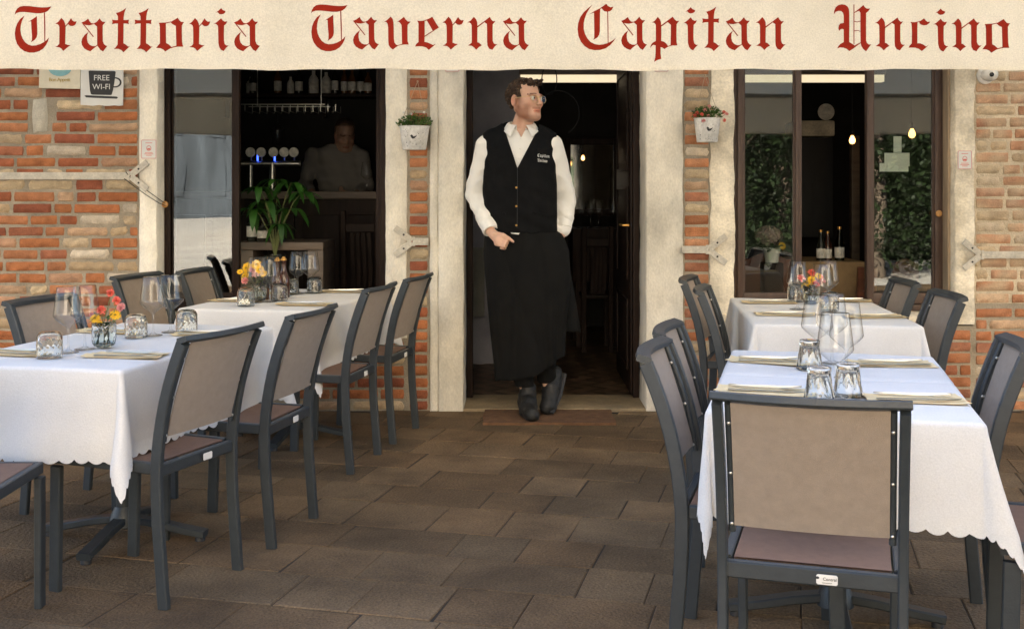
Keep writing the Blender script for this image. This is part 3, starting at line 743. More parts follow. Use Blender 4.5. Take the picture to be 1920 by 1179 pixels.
def posy(px,py,blooms,lab,glab,seed,fs=1.0):
    rr=random.Random(seed); c=g(px,py); d_=(CH-ZC)*F/(py-HY)
    t=put(TD,c+Vector((0,0,.0885)),1.0,glab,'tumbler','tumblers holding flowers',flip=True)
    wt=MB(); wt.lathe([(0,.0085),(.033,.0085),(.0355,.025),(.0365,.055),(0,.055)],24); w_=wt.build('water',M['water'],None); w_.parent=t; w_.matrix_parent_inverse=Matrix.Identity(4)
    w_.rotation_euler=(PI,0,0); w_.location=(0,0,.0885)
    root=empty('flower_posy',c+Vector((0,0,.012))); tag(root,lab,'flowers','small posies in glasses')
    st=MB(); lf=MB()
    for (bx,by,kind,r) in blooms:
        p=P(bx,by,d_)-c; off=rr.uniform(-.035,.035); p.y+=off
        n=Vector((rr.uniform(-.4,.4)+p.x*3,-1,rr.uniform(.3,.9)))
        flower(root,p-Vector((0,0,.012)),n,kind,r*fs,rr)
        b=Vector((rr.uniform(-.02,.02),rr.uniform(-.02,.02),0)); st.tube([b,b*.6+Vector((p.x*.15,p.y*.15,.05)),p-Vector((0,0,.03))],.0016,5)
    for k in range(26):
        a=rr.random()*6.28; b=Vector((math.cos(a)*.02,math.sin(a)*.02,rr.uniform(.05,.10))); e=Vector((math.cos(a),math.sin(a),rr.uniform(-.1,.9))).normalized(); l=rr.uniform(.02,.045); t_=Vector((-e.y,e.x,0))*.007
        q=rr.uniform(.7,1.5); lf.cc=(q,q,q); ix=[lf.vert(v) for v in (b,b+e*l*.5+t_,b+e*l,b+e*l*.5-t_)]; lf.face(*ix)
    st.build('stem',M['stem'],root); lf.build('leaf',M['leaf'],root,colors=True,smooth=False,fix=False)
posy(195,651,[(183,596,'yellow',.021),(212,592,'yellow',.023),(196,580,'coral',.019),(201,551,'coral',.016),(213,565,'coral',.017),(222,578,'pink',.018),(168,592,'pink',.010),(190,606,'yellow',.014)],'posy of yellow and coral flowers on the near left table','tumbler holding the posy on the near left table',21,.88)
posy(484,565,[(460,503,'yellow',.024),(457,519,'yellow',.022),(449,510,'yellow',.014),(459,527,'pink',.016),(480,496,'yellow',.022),(474,508,'pink',.022),(489,505,'yellow',.020),(497,512,'yellow',.016),(479,517,'pink',.018)],'posy of mostly yellow flowers on the far left table','tumbler holding the yellow posy on the far left table',22,1.2)
posy(1521,570,[(1524,513,'coral',.020),(1503,522,'pink',.018),(1498,520,'coral',.012),(1522,526,'yellow',.024),(1513,539,'yellow',.022),(1529,533,'coral',.019),(1541,522,'coral',.017),(1536,518,'yellow',.018),(1545,530,'pink',.017)],'posy of coral, pink and yellow flowers on the far right table','tumbler holding the posy on the far right table',23)
# cruets
def bottle(loc,prof_,m,lab,cat,grp=None,cap=None,lab2=None,capm=None):
    o=empty(cat.replace(' ','_'),loc); tag(o,lab,cat,grp)
    mb=MB(); mb.lathe(prof_,20); mb.build('body',m,o)
    if cap: mb=MB(); mb.lathe(cap,14); mb.build('cap',capm or M['brass'],o)
    if lab2: mb=MB(); mb.lathe([(lab2[0],lab2[1]),(lab2[0]+.0006,lab2[1]+.001),(lab2[0]+.0006,lab2[2]-.001),(lab2[0],lab2[2])],20); mb.build('label',lab2[3],o)
    return o
cru=[(0,0),(.030,0),(.032,.004),(.032,.075),(.029,.10),(.018,.13),(.0125,.15),(.0125,.185),(.0135,.19),(0,.19)]
cap=[(.0135,.1905),(.0160,.191),(.0160,.199),(.012,.201),(.006,.210),(0,.211)]
bottle(g(532,557),cru,M['oil'],'dark oil bottle with a brass top, right of the other, on the far left table','oil bottle','oil and vinegar bottles',cap)
bottle(g(520,559),cru,M['oil'],'dark vinegar bottle with a brass top, left of the other, on the far left table','vinegar bottle','oil and vinegar bottles',cap)
bottle(g(497,561),[(0,0),(.021,0),(.022,.003),(.022,.055),(.020,.058),(0,.058)],M['bottle_amber'],'small dark pepper mill between the glasses on the far left table','pepper mill',None,[(.021,.0585),(.022,.062),(.022,.088),(.016,.096),(0,.097)],None,M['ink'])
# napkins with forks and knives
def napkin(loc,rz,seed,lab):
    rr=random.Random(seed); mb=MB(); sd=Vector((rr.random()*20,rr.random()*20,0))
    for layer in (0,1):
        a=rr.uniform(-.22,.22) if layer else 0; ox,oy=(rr.uniform(-.01,.01),rr.uniform(-.012,.012)) if layer else (0,0)
        def fn(u,v):
            x=(u-.5)*.255; y=(v-.5)*(.125 if not layer else .110)
            x+= .018*(v-.5)*(1 if layer else -1)
            n=mnoise.noise(Vector((u*2.2,v*2,layer*5))+sd)
            z=.0010+layer*.0016+abs(n)*.004*(.3+abs(u-.5)*2)+.014*max(0,abs(u-.5)*2-.72)*(.6+n)+.003*math.exp(-((v-.45)/.10)**2)
            return (x*math.cos(a)-y*math.sin(a)+ox,x*math.sin(a)+y*math.cos(a)+oy,z)
        b=len(mb.v); ix=mb.grid(fn,16,8)
        top=len(mb.v)-b
        ix2=mb.grid(lambda u,v:(lambda p:(p[0],p[1],p[2]-.0009))(fn(u,v)),16,8)
    o=mb.build('napkin',M['napkin'],None,fix=False); o.location=loc; o.rotation_euler=(0,0,rz); tag(o,lab,'napkin','cream paper napkins')
def fork_mesh():
    mb=MB(); z=.0
    def zc(x): return .004-.003*math.sin(max(0,min(1,(x+.10)/.2))*PI)+ (.004*max(0,(x-.055)/.045) if x>.055 else 0)
    out=[(-.100,-.006),(-.095,-.0075),(-.06,-.005),(-.01,-.003),(.040,-.003),(.052,-.010),(.062,-.0115)]
    tines=[]
    for k in range(4):
        y0=-.0115+k*.0060; tines+=[(.098,y0+.0004),(.100,y0+.0017),(.098,y0+.0034)]
        if k<3: tines+=[(.068,y0+.0036),(.068,y0+.0058)]
    lp=out+tines+[(x,-y) for x,y in out[::-1]]
    mb.prism([lp],lambda x,y,t:(x,y,zc(x)+t),-.0016); return mb.build('fork',M['steel'],None,smooth=False)
def knife_mesh():
    mb=MB(); lp=[(-.11,-.006),(-.105,-.0085),(-.05,-.0075),(.005,-.006),(.012,-.0095),(.06,-.0105),(.10,-.007),(.113,.004),(.09,.0065),(.01,.0055),(-.05,.0065),(-.105,.0075),(-.11,.005)]
    mb.prism([lp],lambda x,y,t:(x,y,.0025+t),-.0018); return mb.build('knife',M['steel'],None,smooth=False)
FK,KN=fork_mesh(),knife_mesh()
sets=[(T1,25,662,-4,'at the left edge of the near left table'),(T1,243,667,-3,'front right on the near left table, before the chair'),(T1,184,621,-8,'behind the flowers on the near left table'),(T1,432,628,-6,'at the back right of the near left table'),
 (T2,415,563,-14,'front left on the far left table'),(T2,568,571,-10,'front right on the far left table'),(T2,645,547,-12,'back right on the far left table, near the window'),(T2,500,549,-12,'back left on the far left table'),
 (T3,1410,676,-2,'back left on the near right table'),(T3,1430,733,-4,'front left on the near right table'),(T3,1670,683,-10,'back right on the near right table'),(T3,1712,748,-10,'front right on the near right table'),
 (T4,1442,567,-3,'back left on the far right table'),(T4,1470,590,-4,'front left on the far right table'),(T4,1602,564,-6,'back right on the far right table'),(T4,1640,594,-8,'front right on the far right table')]
for k,(t,px,py,a,l) in enumerate(sets):
    c,u,v=frame_at(t[0],t[1],t[2]); p=g(px,py,ZTB+.0025); rr=random.Random(100+k); a0=-R(t[2])+R(rr.uniform(-7,7))
    # keep the setting on its table top
    q=p-c; uu=max(-t[3]/2+.125,min(t[3]/2-.125,q.dot(u))); vv=max(-t[4]/2+.075,min(t[4]/2-.075,q.dot(v))); p=c+u*uu+v*vv+Vector((0,0,ZTB+.0022))
    napkin(p,a0,k,'cream paper napkin '+l)
    o=put(FK,p+v*.028+Vector((0,0,.0065)),a0+R(rr.uniform(-9,9))+PI*0,'steel fork on the napkin '+l,'fork','steel forks laid on napkins')
    o=put(KN,p-v*.030+u*.012+Vector((0,0,.0058)),a0+R(rr.uniform(-8,8)),'steel knife on the napkin '+l,'knife','steel knives laid on napkins')
# ================================================================ awning with its lettering
YV=-2.35; DV=D0+YV
GL={
'T':[[(65,218),(75,175),(100,130),(140,102),(200,92),(280,95),(380,108),(460,114),(530,112),(590,100),(570,130),(545,160),(510,182),(440,198),(370,198),(300,190),(200,180),(130,182),(90,195)],
 [(205,235),(150,275),(105,340),(80,410),(70,490),(80,570),(105,640),(150,700),(210,745),(280,766),(350,766),(420,748),(480,710),(520,660),(548,605),(562,548),(530,585),(490,615),(440,642),(380,662),(320,666),(265,650),(220,615),(185,565),(162,510),(150,440),(155,370),(170,310)],
 [(262,324),(320,285),(385,240),(387,330),(392,420),(394,500),(385,545),(360,580),(305,618),(318,580),(318,520),(308,420),(303,315),(285,315)],
 [(484,190),(499,186),(509,420),(509,600),(497,607),(491,420)]],
'r':[[(650,352),(695,320),(736,265),(770,300),(790,345),(797,379),(830,340),(876,268),(895,300),(920,318),(957,315),(945,350),(925,375),(895,384),(865,380),(835,355),(799,393),(798,500),(796,640),(835,655),(875,660),(830,690),(770,742),(745,710),(715,690),(655,682),(690,665),(712,640),(712,500),(710,395),(700,370),(680,355)]],
'a':[[(1025,332),(1075,312),(1122,275),(1140,310),(1165,340),(1200,345),(1218,351),(1180,362),(1140,372),(1090,368),(1060,358)],
 [(1028,335),(1046,335),(1207,535),(1194,541)],
 [(1200,346),(1240,325),(1288,270),(1305,300),(1330,322),(1372,322),(1350,350),(1332,370),(1332,480),(1335,600),(1350,640),(1375,662),(1400,668),(1340,748),(1300,725),(1275,690),(1255,660),(1252,500),(1250,390),(1225,368)],
 [(1135,460),(1075,510),(1040,560),(1028,610),(1038,660),(1070,705),(1110,730),(1158,748),(1200,710),(1258,665),(1255,655),(1230,672),(1190,672),(1150,655),(1120,620),(1108,570),(1108,520),(1120,485)]],
't':[[(1520,195),(1570,180),(1620,155),(1665,122),(1640,190),(1632,245),(1630,295),(1670,295),(1708,290),(1700,322),(1706,355),(1665,345),(1630,345),(1630,630),(1660,645),(1700,680),(1725,670),(1690,705),(1632,760),(1605,730),(1560,710),(1495,712),(1520,690),(1548,650),(1550,500),(1550,345),(1510,345),(1465,355),(1472,322),(1465,290),(1510,297),(1550,297),(1548,240)]],
'o':[[(215,335),(320,330),(400,315),(488,262),(510,295),(535,320),(580,325),(565,345),(548,375),(548,480),(552,600),(560,650),(570,678),(490,678),(430,690),(380,705),(310,748),(280,718),(240,700),(182,698),(205,665),(235,630),(233,500),(232,400),(225,355)],
 ['hole',(318,345),(385,328),(415,355),(462,380),(465,500),(470,666),(400,683),(360,645),(322,625),(320,500)]],
'i':[[(1000,355),(1050,325),(1113,268),(1135,300),(1165,318),(1202,312),(1185,350),(1155,375),(1153,500),(1155,590),(1165,640),(1190,660),(1222,662),(1190,690),(1150,742),(1115,725),(1090,690),(1075,630),(1072,500),(1068,380),(1045,355),(1025,347)],
 [(1035,188),(1080,155),(1112,122),(1135,150),(1175,165),(1170,190),(1145,207),(1112,214),(1085,207),(1065,185),(1045,184)]],
'v':[[(1098,335),(1160,295),(1212,245),(1240,280),(1252,330),(1255,400),(1258,560),(1265,615),(1290,650),(1315,660),(1375,640),(1372,500),(1368,370),(1345,335),(1320,318),(1295,330),(1345,295),(1403,248),(1425,285),(1455,315),(1500,318),(1480,340),(1455,365),(1453,480),(1455,600),(1472,648),(1400,648),(1330,662),(1290,685),(1243,722),(1205,690),(1183,655),(1178,600),(1175,400),(1165,345),(1145,322),(1120,322)]],
'e':[[(1590,305),(1650,308),(1700,300),(1760,275),(1810,248),(1840,300),(1870,350),(1905,402),(1830,452),(1700,538),(1698,610),(1740,618),(1790,640),(1820,655),(1860,638),(1830,668),(1760,725),(1720,690),(1670,675),(1615,672),(1562,678),(1580,640),(1612,612),(1612,500),(1612,350),(1605,325)],
 ['hole',(1700,311),(1730,301),(1760,350),(1815,448),(1700,522)]],
'n':[[(815,328),(860,305),(910,248),(940,280),(958,320),(962,380),(1060,310),(1140,248),(1160,285),(1185,310),(1222,305),(1200,335),(1182,355),(1180,450),(1182,590),(1195,625),(1215,640),(1248,640),(1215,670),(1175,722),(1130,705),(1105,660),(1100,600),(1100,450),(1098,350),(1062,325),(962,402),(960,500),(960,612),(985,620),(1025,658),(985,680),(943,722),(915,690),(880,665),(825,660),(855,640),(880,620),(880,500),(878,370),(868,345),(845,330)]],
'C':[[(278,72),(215,120),(150,180),(100,250),(70,340),(62,420),(75,520),(110,600),(165,665),(230,705),(310,722),(390,718),(470,695),(540,645),(585,590),(615,545),(560,588),(500,620),(430,640),(370,645),(310,635),(250,605),(205,555),(170,490),(152,420),(150,340),(165,270),(195,190),(235,125)],
 [(225,212),(300,165),(385,122),(475,58),(500,90),(535,108),(578,98),(560,140),(530,165),(490,172),(445,165),(410,125),(390,130),(385,200),(385,450),(375,500),(350,540),(290,575),(303,540),(303,400),(298,185),(265,195)],
 [(489,171),(501,171),(508,400),(509,620),(499,622),(494,400)]],
'p':[[(1130,328),(1175,300),(1218,245),(1248,280),(1265,320),(1268,365),(1350,305),(1433,243),(1460,280),(1490,305),(1528,302),(1505,330),(1490,350),(1488,500),(1492,610),(1503,655),(1430,655),(1370,672),(1318,706),(1285,685),(1262,678),(1260,760),(1272,845),(1210,865),(1168,890),(1185,830),(1190,740),(1190,655),(1160,645),(1135,660),(1112,690),(1120,650),(1145,615),(1192,590),(1192,450),(1190,360),(1175,335),(1150,325)],
 ['hole',(1270,385),(1362,320),(1385,340),(1408,360),(1408,500),(1405,648),(1368,663),(1345,630),(1310,600),(1270,590)]],
'U':[[(103,212),(108,160),(130,110),(165,80),(215,68),(265,75),(300,100),(320,140),(325,200),(325,400),(323,610),(390,650),(400,660),(485,615),(485,627),(375,710),(326,740),(290,710),(240,690),(190,688),(150,705),(170,665),(200,635),(245,610),(245,430),(225,420),(200,425),(180,450),(168,410),(175,370),(195,345),(245,335),(245,230),(235,190),(210,165),(170,162),(130,175)],
 [(386,70),(398,70),(398,640),(386,640)],
 [(398,181),(455,140),(527,78),(550,110),(580,130),(625,128),(600,165),(567,195),(567,400),(567,590),(580,625),(605,645),(640,645),(605,690),(567,745),(525,710),(500,670),(487,625),(485,400),(485,190),(465,160),(398,192)],
 [(399,308),(440,316),(484,303),(484,315),(440,327),(399,319)],[(399,445),(440,437),(484,451),(484,461),(440,448),(399,457)]],
'c':[[(1205,322),(1260,325),(1305,318),(1350,305),(1403,268),(1425,300),(1450,320),(1492,318),(1470,345),(1440,365),(1400,370),(1365,362),(1340,345),(1330,320),(1308,328),(1305,400),(1305,628),(1345,628),(1390,645),(1430,675),(1468,650),(1430,690),(1370,740),(1330,710),(1280,692),(1230,690),(1178,692),(1195,660),(1225,630),(1227,500),(1225,400),(1220,345)]],
}
WORDS=[('Trattoria',[('T',20,0,0),('r',20,0,0),('a',20,0,0),('t',20,0,0),('t',20,325,0),('o',270,0,0),('r',270,0,0),('i',270,0,0),('a',270,273,-3)]),
 ('Taverna',[('T',575,0,-21),('a',575,-357,-25),('v',575,0,0),('e',575,0,0),('r',770,-192,-20),('n',770,0,0),('a',770,303,-20)]),
 ('Capitan',[('C',1075,0,0),('a',1075,-335,-29),('p',1075,0,0),('i',1075,580,-16),('t',1270,-1103,-22),('a',1270,-327,-20),('n',1270,313,2)]),
 ('Uncino',[('U',1550,0,0),('n',1550,-122,9),('c',1550,0,0),('i',1550,530,6),('n',1670,60,20),('o',1670,1140,16)])]
def glyph(mb,ch,fn,th):
    k=0; loops=GL[ch]; i=0
    while i<len(loops):
        lp=[loops[i]]
        if i+1<len(loops) and loops[i+1][0]=='hole': lp.append(loops[i+1][1:]); i+=1
        mb.prism(lp,lambda x,y,t,k=k:fn(x,y,t+(.0002*k if t==0 else 0)),th); k+=1; i+=1
aw=empty('awning',(0,YV,0)); tag(aw,'cream awning with red blackletter lettering along its hanging front edge','awning')
def sway(x): return .010*math.sin(x*1.7+.5)+.006*math.sin(x*4.1)
mb=MB(); zb=CH+(HY-131)/F*DV; zt=2.03
def val(u,v):
    x=-5.2+10.4*u; z=zt+(zb-zt)*v
    zz=z + (.0025*math.sin(x*9)+.002*math.sin(x*23) if v>.5 else 0)
    return (x,sway(x)*v,zz)
mb.grid(val,160,10)
# hem
mb.grid(lambda u,v:(lambda p:(p[0],p[1]-.0016,p[2]))(val(u,.952+.048*v)),160,1)
mb.build('valance',M['valance'],aw,fix=False)
mb=MB()
def can(u,v):
    x=-5.2+10.4*u; y=(-YV-.02)*v; z=zt+.02+.80*v-.05*math.sin(PI*v)
    return (x,y,z-.012*math.sin(PI*v)*(1+math.cos(x*2*PI/1.3))*.5)
mb.grid(can,120,16)
mb.build('canopy',M['awning'],aw,fix=False)
mb=MB(); mb.box((-5.2,-.0,zt-.002),(5.2,.05,zt+.03),bev=.008); mb.build('front_bar',M['iron'],aw)
for xx in (-3.6,-1.2,1.2,3.6):
    mb=MB(); mb.bar([(xx,.04,zt-.01),(xx+.25,1.2,zt+.18),(xx+.02,2.30,zt+.42)],.03,.045,side=(1,0,0)); mb.build('arm',M['iron'],aw)
for wd,ls in WORDS:
    mb=MB()
    for ch,x0,dx,dy in ls:
        def fn(x,y,t,x0=x0,dx=dx,dy=dy):
            p=P(x0+(x+dx)/7.68,(y+dy)/7.68,DV); v=(p.z-zt)/(zb-zt)
            return (p.x,sway(p.x)*v-.0011+t,p.z)
        glyph(mb,ch,fn,.0009)
    mb.build('lettering',M['red'],aw,smooth=False,fix=False)
# ================================================================ small things on the wall
def onwall(px,py,y=-.014): return P(px,py,D0+y)
# tin signs
s=empty('tin_sign',onwall(191,160,-.03)); tag(s,'white tin sign with a black cup reading FREE WI-FI on the left brick wall','sign')
def sg(mb,loops,y,th,o=s.location,dy=.0):
    mb.prism(loops,lambda x,y_,t:(lambda p:(p.x-o.x,y+t,p.z-o.z))(onwall(x,y_,-.03)),th)
mb=MB(); sg(mb,[[(152,118),(231,118),(231,160),(230,198),(222,199),(214,198),(205,199),(196,199),(185,197),(175,199),(165,198),(151,197),(151,150)]],0,.008); mb.build('plate',M['white_sign'],s,smooth=False)
cx=lambda q:(40+q[0]/8,120+q[1]/8)
mb=MB(); sg(mb,[[cx(q) for q in ((1010,108),(1030,102),(1400,112),(1416,122),(1412,160),(1395,290),(1375,400),(1355,465),(1335,470),(1070,465),(1045,455),(1030,400),(1020,280))]],-.0015,.0014)
ring=[]
for k in range(13):
    a=-PI/2+PI*k/12; ring.append((1405+100*math.cos(a),280+78*math.sin(a)))
inn=[(1405+72*math.cos(-PI/2+PI*k/12),280+58*math.sin(-PI/2+PI*k/12)) for k in range(13)][::-1]
sg(mb,[[cx(q) for q in ring+[(1375,358),(1380,338)]+inn+[(1400,222)]]],-.0016,.0013)
sg(mb,[[cx(q) for q in ((945,480),(975,472),(1430,492),(1450,505),(1435,525),(1100,512),(975,505))]],-.0015,.0014)
mb.build('cup_print',M['ink'],s,smooth=False)
dsz=.0031
for txt,qx,qy,sz in (('FREE',1205,215,88),('WI-FI',1203,348,88)):
    p=onwall(*cx((qx,qy)),-.03); textobj('lettering',txt,sz/8*dsz*1.32,(p.x-s.location.x,-.0022,p.z-s.location.z),(R(90),0,0),M['white_sign'],s,ext=.0003)
s=empty('wall_plaque',onwall(112,150,-.03)); tag(s,'cream plaque with a blue ornament reading Bon Appetit, left of the cup sign','sign')
o2=s.location.copy()
mb=MB(); sg(mb,[[(74,110),(151,110),(150,167),(73,165)]],0,.012,o2); mb.build('plate',M['cream_sign'],s,smooth=False)
mb=MB(); sg(mb,[[cx((580+172*math.cos(a),70+118*math.sin(a))) for a in [k*2*PI/20 for k in range(20)]]],-.0012,.001,o2); mb.build('ornament',M['blue_print'],s,smooth=False)
p=onwall(112,150,-.03); textobj('lettering','Bon Appetit',.030,(p.x-o2.x,-.0015,p.z-o2.z),(R(90),0,0),M['gold_print'],s,ext=.0003,sp=.85)
def sticker(px,py,w_,h_,lab,m=M['red_print'],yy=-.020):
    s=empty('notice_sticker',onwall(px,py,yy)); tag(s,lab,'sticker','small printed notices on the stone posts')
    w=w_*.0031/2; h=h_*.0031/2
    def rr(w,h,r): 
        q=[]
        for sx,sy,a0 in ((1,1,0),(-1,1,90),(-1,-1,180),(1,-1,270)):
            for k in range(4): a=R(a0+k*30); q.append((sx*(w-r)+r*math.cos(a),sy*(h-r)+r*math.sin(a)))
        return q
    f=lambda dy:(lambda x,y,t:(x,dy+t,y))
    mb=MB(); mb.prism([rr(w,h,.007)],f(0),.003); mb.build('sheet',M['white_sign'],s,smooth=False)
    mb=MB(); mb.prism([rr(w-.002,h-.002,.006),rr(w-.0045,h-.0045,.004)],f(-.0006),.0006)
    c=[(.014*math.cos(k*PI/8),.006+.016*math.sin(k*PI/8)) for k in range(16)]; c2=[(x*.78,(y-.006)*.78+.006) for x,y in c]
    mb.prism([c,c2],f(-.0006),.0006)
    mb.prism([[(-.009,-.004),(.009,-.004),(.008,.006),(-.008,.006)]],f(-.0006),.0006)
    for zz,ww in ((.036,.020),(-.020,.022),(-.028,.026),(-.036,.016)): mb.prism([[(-ww,zz-.0018),(ww,zz-.0018),(ww,zz+.0018),(-ww,zz+.0018)]],f(-.0006),.0006)
    mb.build('print',m,s,smooth=False)
sticker(279,280,29,36,'small white notice with a red border on the left stone post of the left window')
sticker(1809,300,27,35,'small white notice with a faint red border on the stone post at the far right',yy=-.024)
sticker(848,118,27,34,'white notice high on the stone post left of the doorway, under the awning edge',yy=-.034)
sticker(1240,118,27,34,'white notice high on the stone post right of the doorway, under the awning edge',yy=-.034)
# iron shutter stays
def stay(px,py,dirn,length,lab,y=-.046,px_end=None):
    o=onwall(px,py,y); s=empty('shutter_stay',o); tag(s,lab,'iron bar','flat iron bars with forked ends')
    h=.021
    mb=MB(); mb.box((min(0,-dirn*length),-.004,-h),(max(0,-dirn*length),.004,h),bev=.002); mb.build('bar',M['iron'],s)
    for sg_,nm in ((1,0),(-1,0)):
        mb=MB(); A=Vector((dirn*.012,0,sg_*.004)); B=A+Vector((dirn*.075,0,sg_*.058)); B2=B+Vector((dirn*.022,-.004,sg_*.017))
        mb.bar([A,B,B2],.036,.006,side=(-dirn*.6*sg_,0,.8)); 
        c=A+(B-A)*.62; mb.build('fork_arm',M['iron'],s,ang=30)
        mb=MB(); mb.ell(tuple(c+Vector((0,-.0035,0))),(.006,.0012,.006),10,6); mb.build('rivet',M['ink'],s)
    mb=MB(); mb.box((-.008,-.007,-.027),(.008,.0035,.027),bev=.003); mb.build('clasp',M['iron'],s)
    return o
stay(241,330,1,3.0,'long flat iron bar with a forked end across the left brick wall')
stay(776,453,-1,(803-776)*.0031,'short forked iron bar on the slim brick pier left of the doorway')
stay(1326,468,1,(1326-1279)*.0031,'short forked iron bar on the brick pier right of the doorway')
stay(1842,478,-1,2.0,'long flat iron bar with a forked end across the right brick wall')
mb=MB()
for pts in (((236,323),(248,337),(272,355),(296,372),(313,384)),((233,335),(252,350),(276,367),(298,381),(313,387))):
    mb.tube([onwall(x,y,(-.056,-.044,-.034,-.024,.106)[i]) for i,(x,y) in enumerate(pts)],.0022,6)
tag(mb.build('cord',M['black_cord'],None),'thin black cord tied from the left iron bar to the window knob','cord')
# hanging buckets
def bucket(px,py,w_top,hgt,nail,seed,pink,lab,plab):
    o=onwall(px,py,-.085); s=empty('hanging_bucket',o); tag(s,lab,'bucket','white tin buckets hanging on the wall'); k=.00306
    rt=w_top*k/2; rb=rt*.78; h=hgt*k
    f=lambda x:1
    mb=MB(); mb.lathe([(0,-h),(rb*.96,-h),(rb,-h+.004),(rt*.985,-.006),(rt*1.02,-.004),(rt*1.02,0),(rt*.96,0),(rt*.93,-.02),(0,-.022)],28); mb.build('shell',M['bucket'],s)
    mb=MB(); rr=random.Random(seed)
    bird=[(-.016,.004),(-.010,.012),(-.004,.010),(.0,.002),(.010,.004),(.020,.010),(.014,.0),(.006,-.008),(-.004,-.010),(-.010,-.004),(-.012,.002)]
    rm=(rt+rb)/2
    mb.prism([[(x*1.1,y*1.1-h*.48) for x,y in bird]],lambda x,y,t:(x,-math.sqrt(max(0,(rt+(rb-rt)*(-y/h)+.0012)**2-x*x))+t*1,y),.001)
    for q in range(26):
        x=rr.uniform(-.05,.05)*rt/.08; y=-h*rr.uniform(.15,.92); a=rr.uniform(.0012,.0035); b=rr.uniform(.001,.003)
        mb.prism([[(x-a,y),(x,y-b),(x+a,y+b*.3),(x,y+b)]],lambda x,y,t:(x,-math.sqrt(max(0,(rt+(rb-rt)*(-y/h)+.0009)**2-x*x))+t,y),.0008)
    mb.build('bird_print',M['ink'],s,smooth=False)
    n=onwall(nail[0],nail[1],-.02)-o
    mb=MB(); mb.tube([(-rt*.98,0,-.008),(-rt*.6,.03,.09),n],.0016,5); mb.tube([(rt*.98,0,-.008),(rt*.6,.03,.09),n],.0016,5); mb.ell(tuple(n),(.006,.01,.006),8,6); mb.build('cord',M['wood_old'],s)
    pl=empty('potted_plant',o+Vector((0,0,-.022))); tag(pl,plab,'plant','plants in the hanging buckets')
    lf=MB(); st=MB()
    for q in range(520):
        a=rr.random()*6.28; u=rr.random()**.5; r=u*rt*1.10; z=.015+rr.random()**.8*.078*(1-.45*u*u)
        if r>rt*.9: z=max(z,.03)
        c=Vector((r*math.cos(a),r*math.sin(a)*.9,z)); e=Vector((rr.gauss(0,1)+.6*math.cos(a),rr.gauss(0,1)+.6*math.sin(a),rr.gauss(.5,.7))).normalized(); t=e.orthogonal().normalized()
        l=rr.uniform(.010,.020); q_=rr.uniform(.55,1.9); lf.cc=(q_*rr.uniform(.8,1.25),q_,q_*.8); w=l*.32
        ix=[lf.vert(v) for v in (c,c+e*l*.5+t*w,c+e*l,c+e*l*.5-t*w)]; lf.face(*ix)
    for q in range(40):
        a=rr.random()*6.28; r=rr.random()*rt*.8; st.tube([(r*.5*math.cos(a),r*.5*math.sin(a),0),(r*math.cos(a),r*math.sin(a),.05+rr.random()*.03)],.001,4)
    lf.build('foliage',M['leaf'],pl,colors=True,smooth=False,fix=False); st.build('stem',M['stem'],pl)
    fls=[(1307,212),(1322,207),(1316,215),(1303,217),(1336,206),(1357,211),(1362,214),(1358,226),(1319,227),(1328,217),(1330,200)] if pink else [(757,212),(771,214),(795,211)]
    for (fx,fy) in fls:
        p=onwall(fx,fy,-.085-rr.uniform(.02,.075))-o+Vector((0,0,.022)); flower(pl,p,Vector((0,-1,.5)),'coral' if pink and rr.random()<.5 else 'pink' if pink else 'thread',.011 if pink else .007,rr)
        if abs(fx-px)>33: st2=MB(); st2.tube([(rt*.8,-.03,.02),p],.001,4); st2.build('stem',M['stem'],pl)
bucket(777,237,57,44,(783,153),31,False,'white tin bucket with a bird print hanging on the brick pier left of the doorway','green bushy plant with tiny pale flowers in the left hanging bucket')
bucket(1326,222,50,45,(1322,142),32,True,'white tin bucket with a bird print hanging on the brick pier right of the doorway','green plant with coral blossoms in the right hanging bucket')
# camera at the upper right
o=onwall(1856,140,-.075); s=empty('security_camera',o); tag(s,'small white security camera on the right brick wall under the awning','camera')
mb=MB(); mb.ell((0,0,0),(.046,.046,.040),20,12); mb.build('body',M['plastic'],s)
mb=MB(); mb.lathe([(.024,0),(.024,.05),(.03,.06)],16,M=Matrix.Rotation(R(-90),4,'X')); mb.lathe([(.05,0),(.05,.012)],20,M=Matrix.Translation((0,.058,0))@Matrix.Rotation(R(-90),4,'X')); mb.build('bracket',M['plastic'],s)
mb=MB(); mb.ell((-.006,-.040,-.004),(.014,.010,.014),14,8); mb.build('lens',M['lens'],s)
# papers taped inside the right pane
for px0,py0,px1,py1,l in ((1674,256,1689,288,'narrow pale slip of paper taped to the right pane of the right window'),(1657,287,1704,312,'printed sheet taped low in the right pane of the right window'),(1648,306,1702,322,'pale card under the printed sheet in the right pane of the right window')):
    a=P(px0,py0,D0+yl+.0); b=P(px1,py1,D0+yl+.0); mb=MB(); yy=yl-.013+.002*(py0>300)
    mb.box((a.x,yy,b.z),(b.x,yy+.001,a.z)); tag(mb.build('paper_note',M['paper'],None,smooth=False),l,'paper','papers taped to the window')
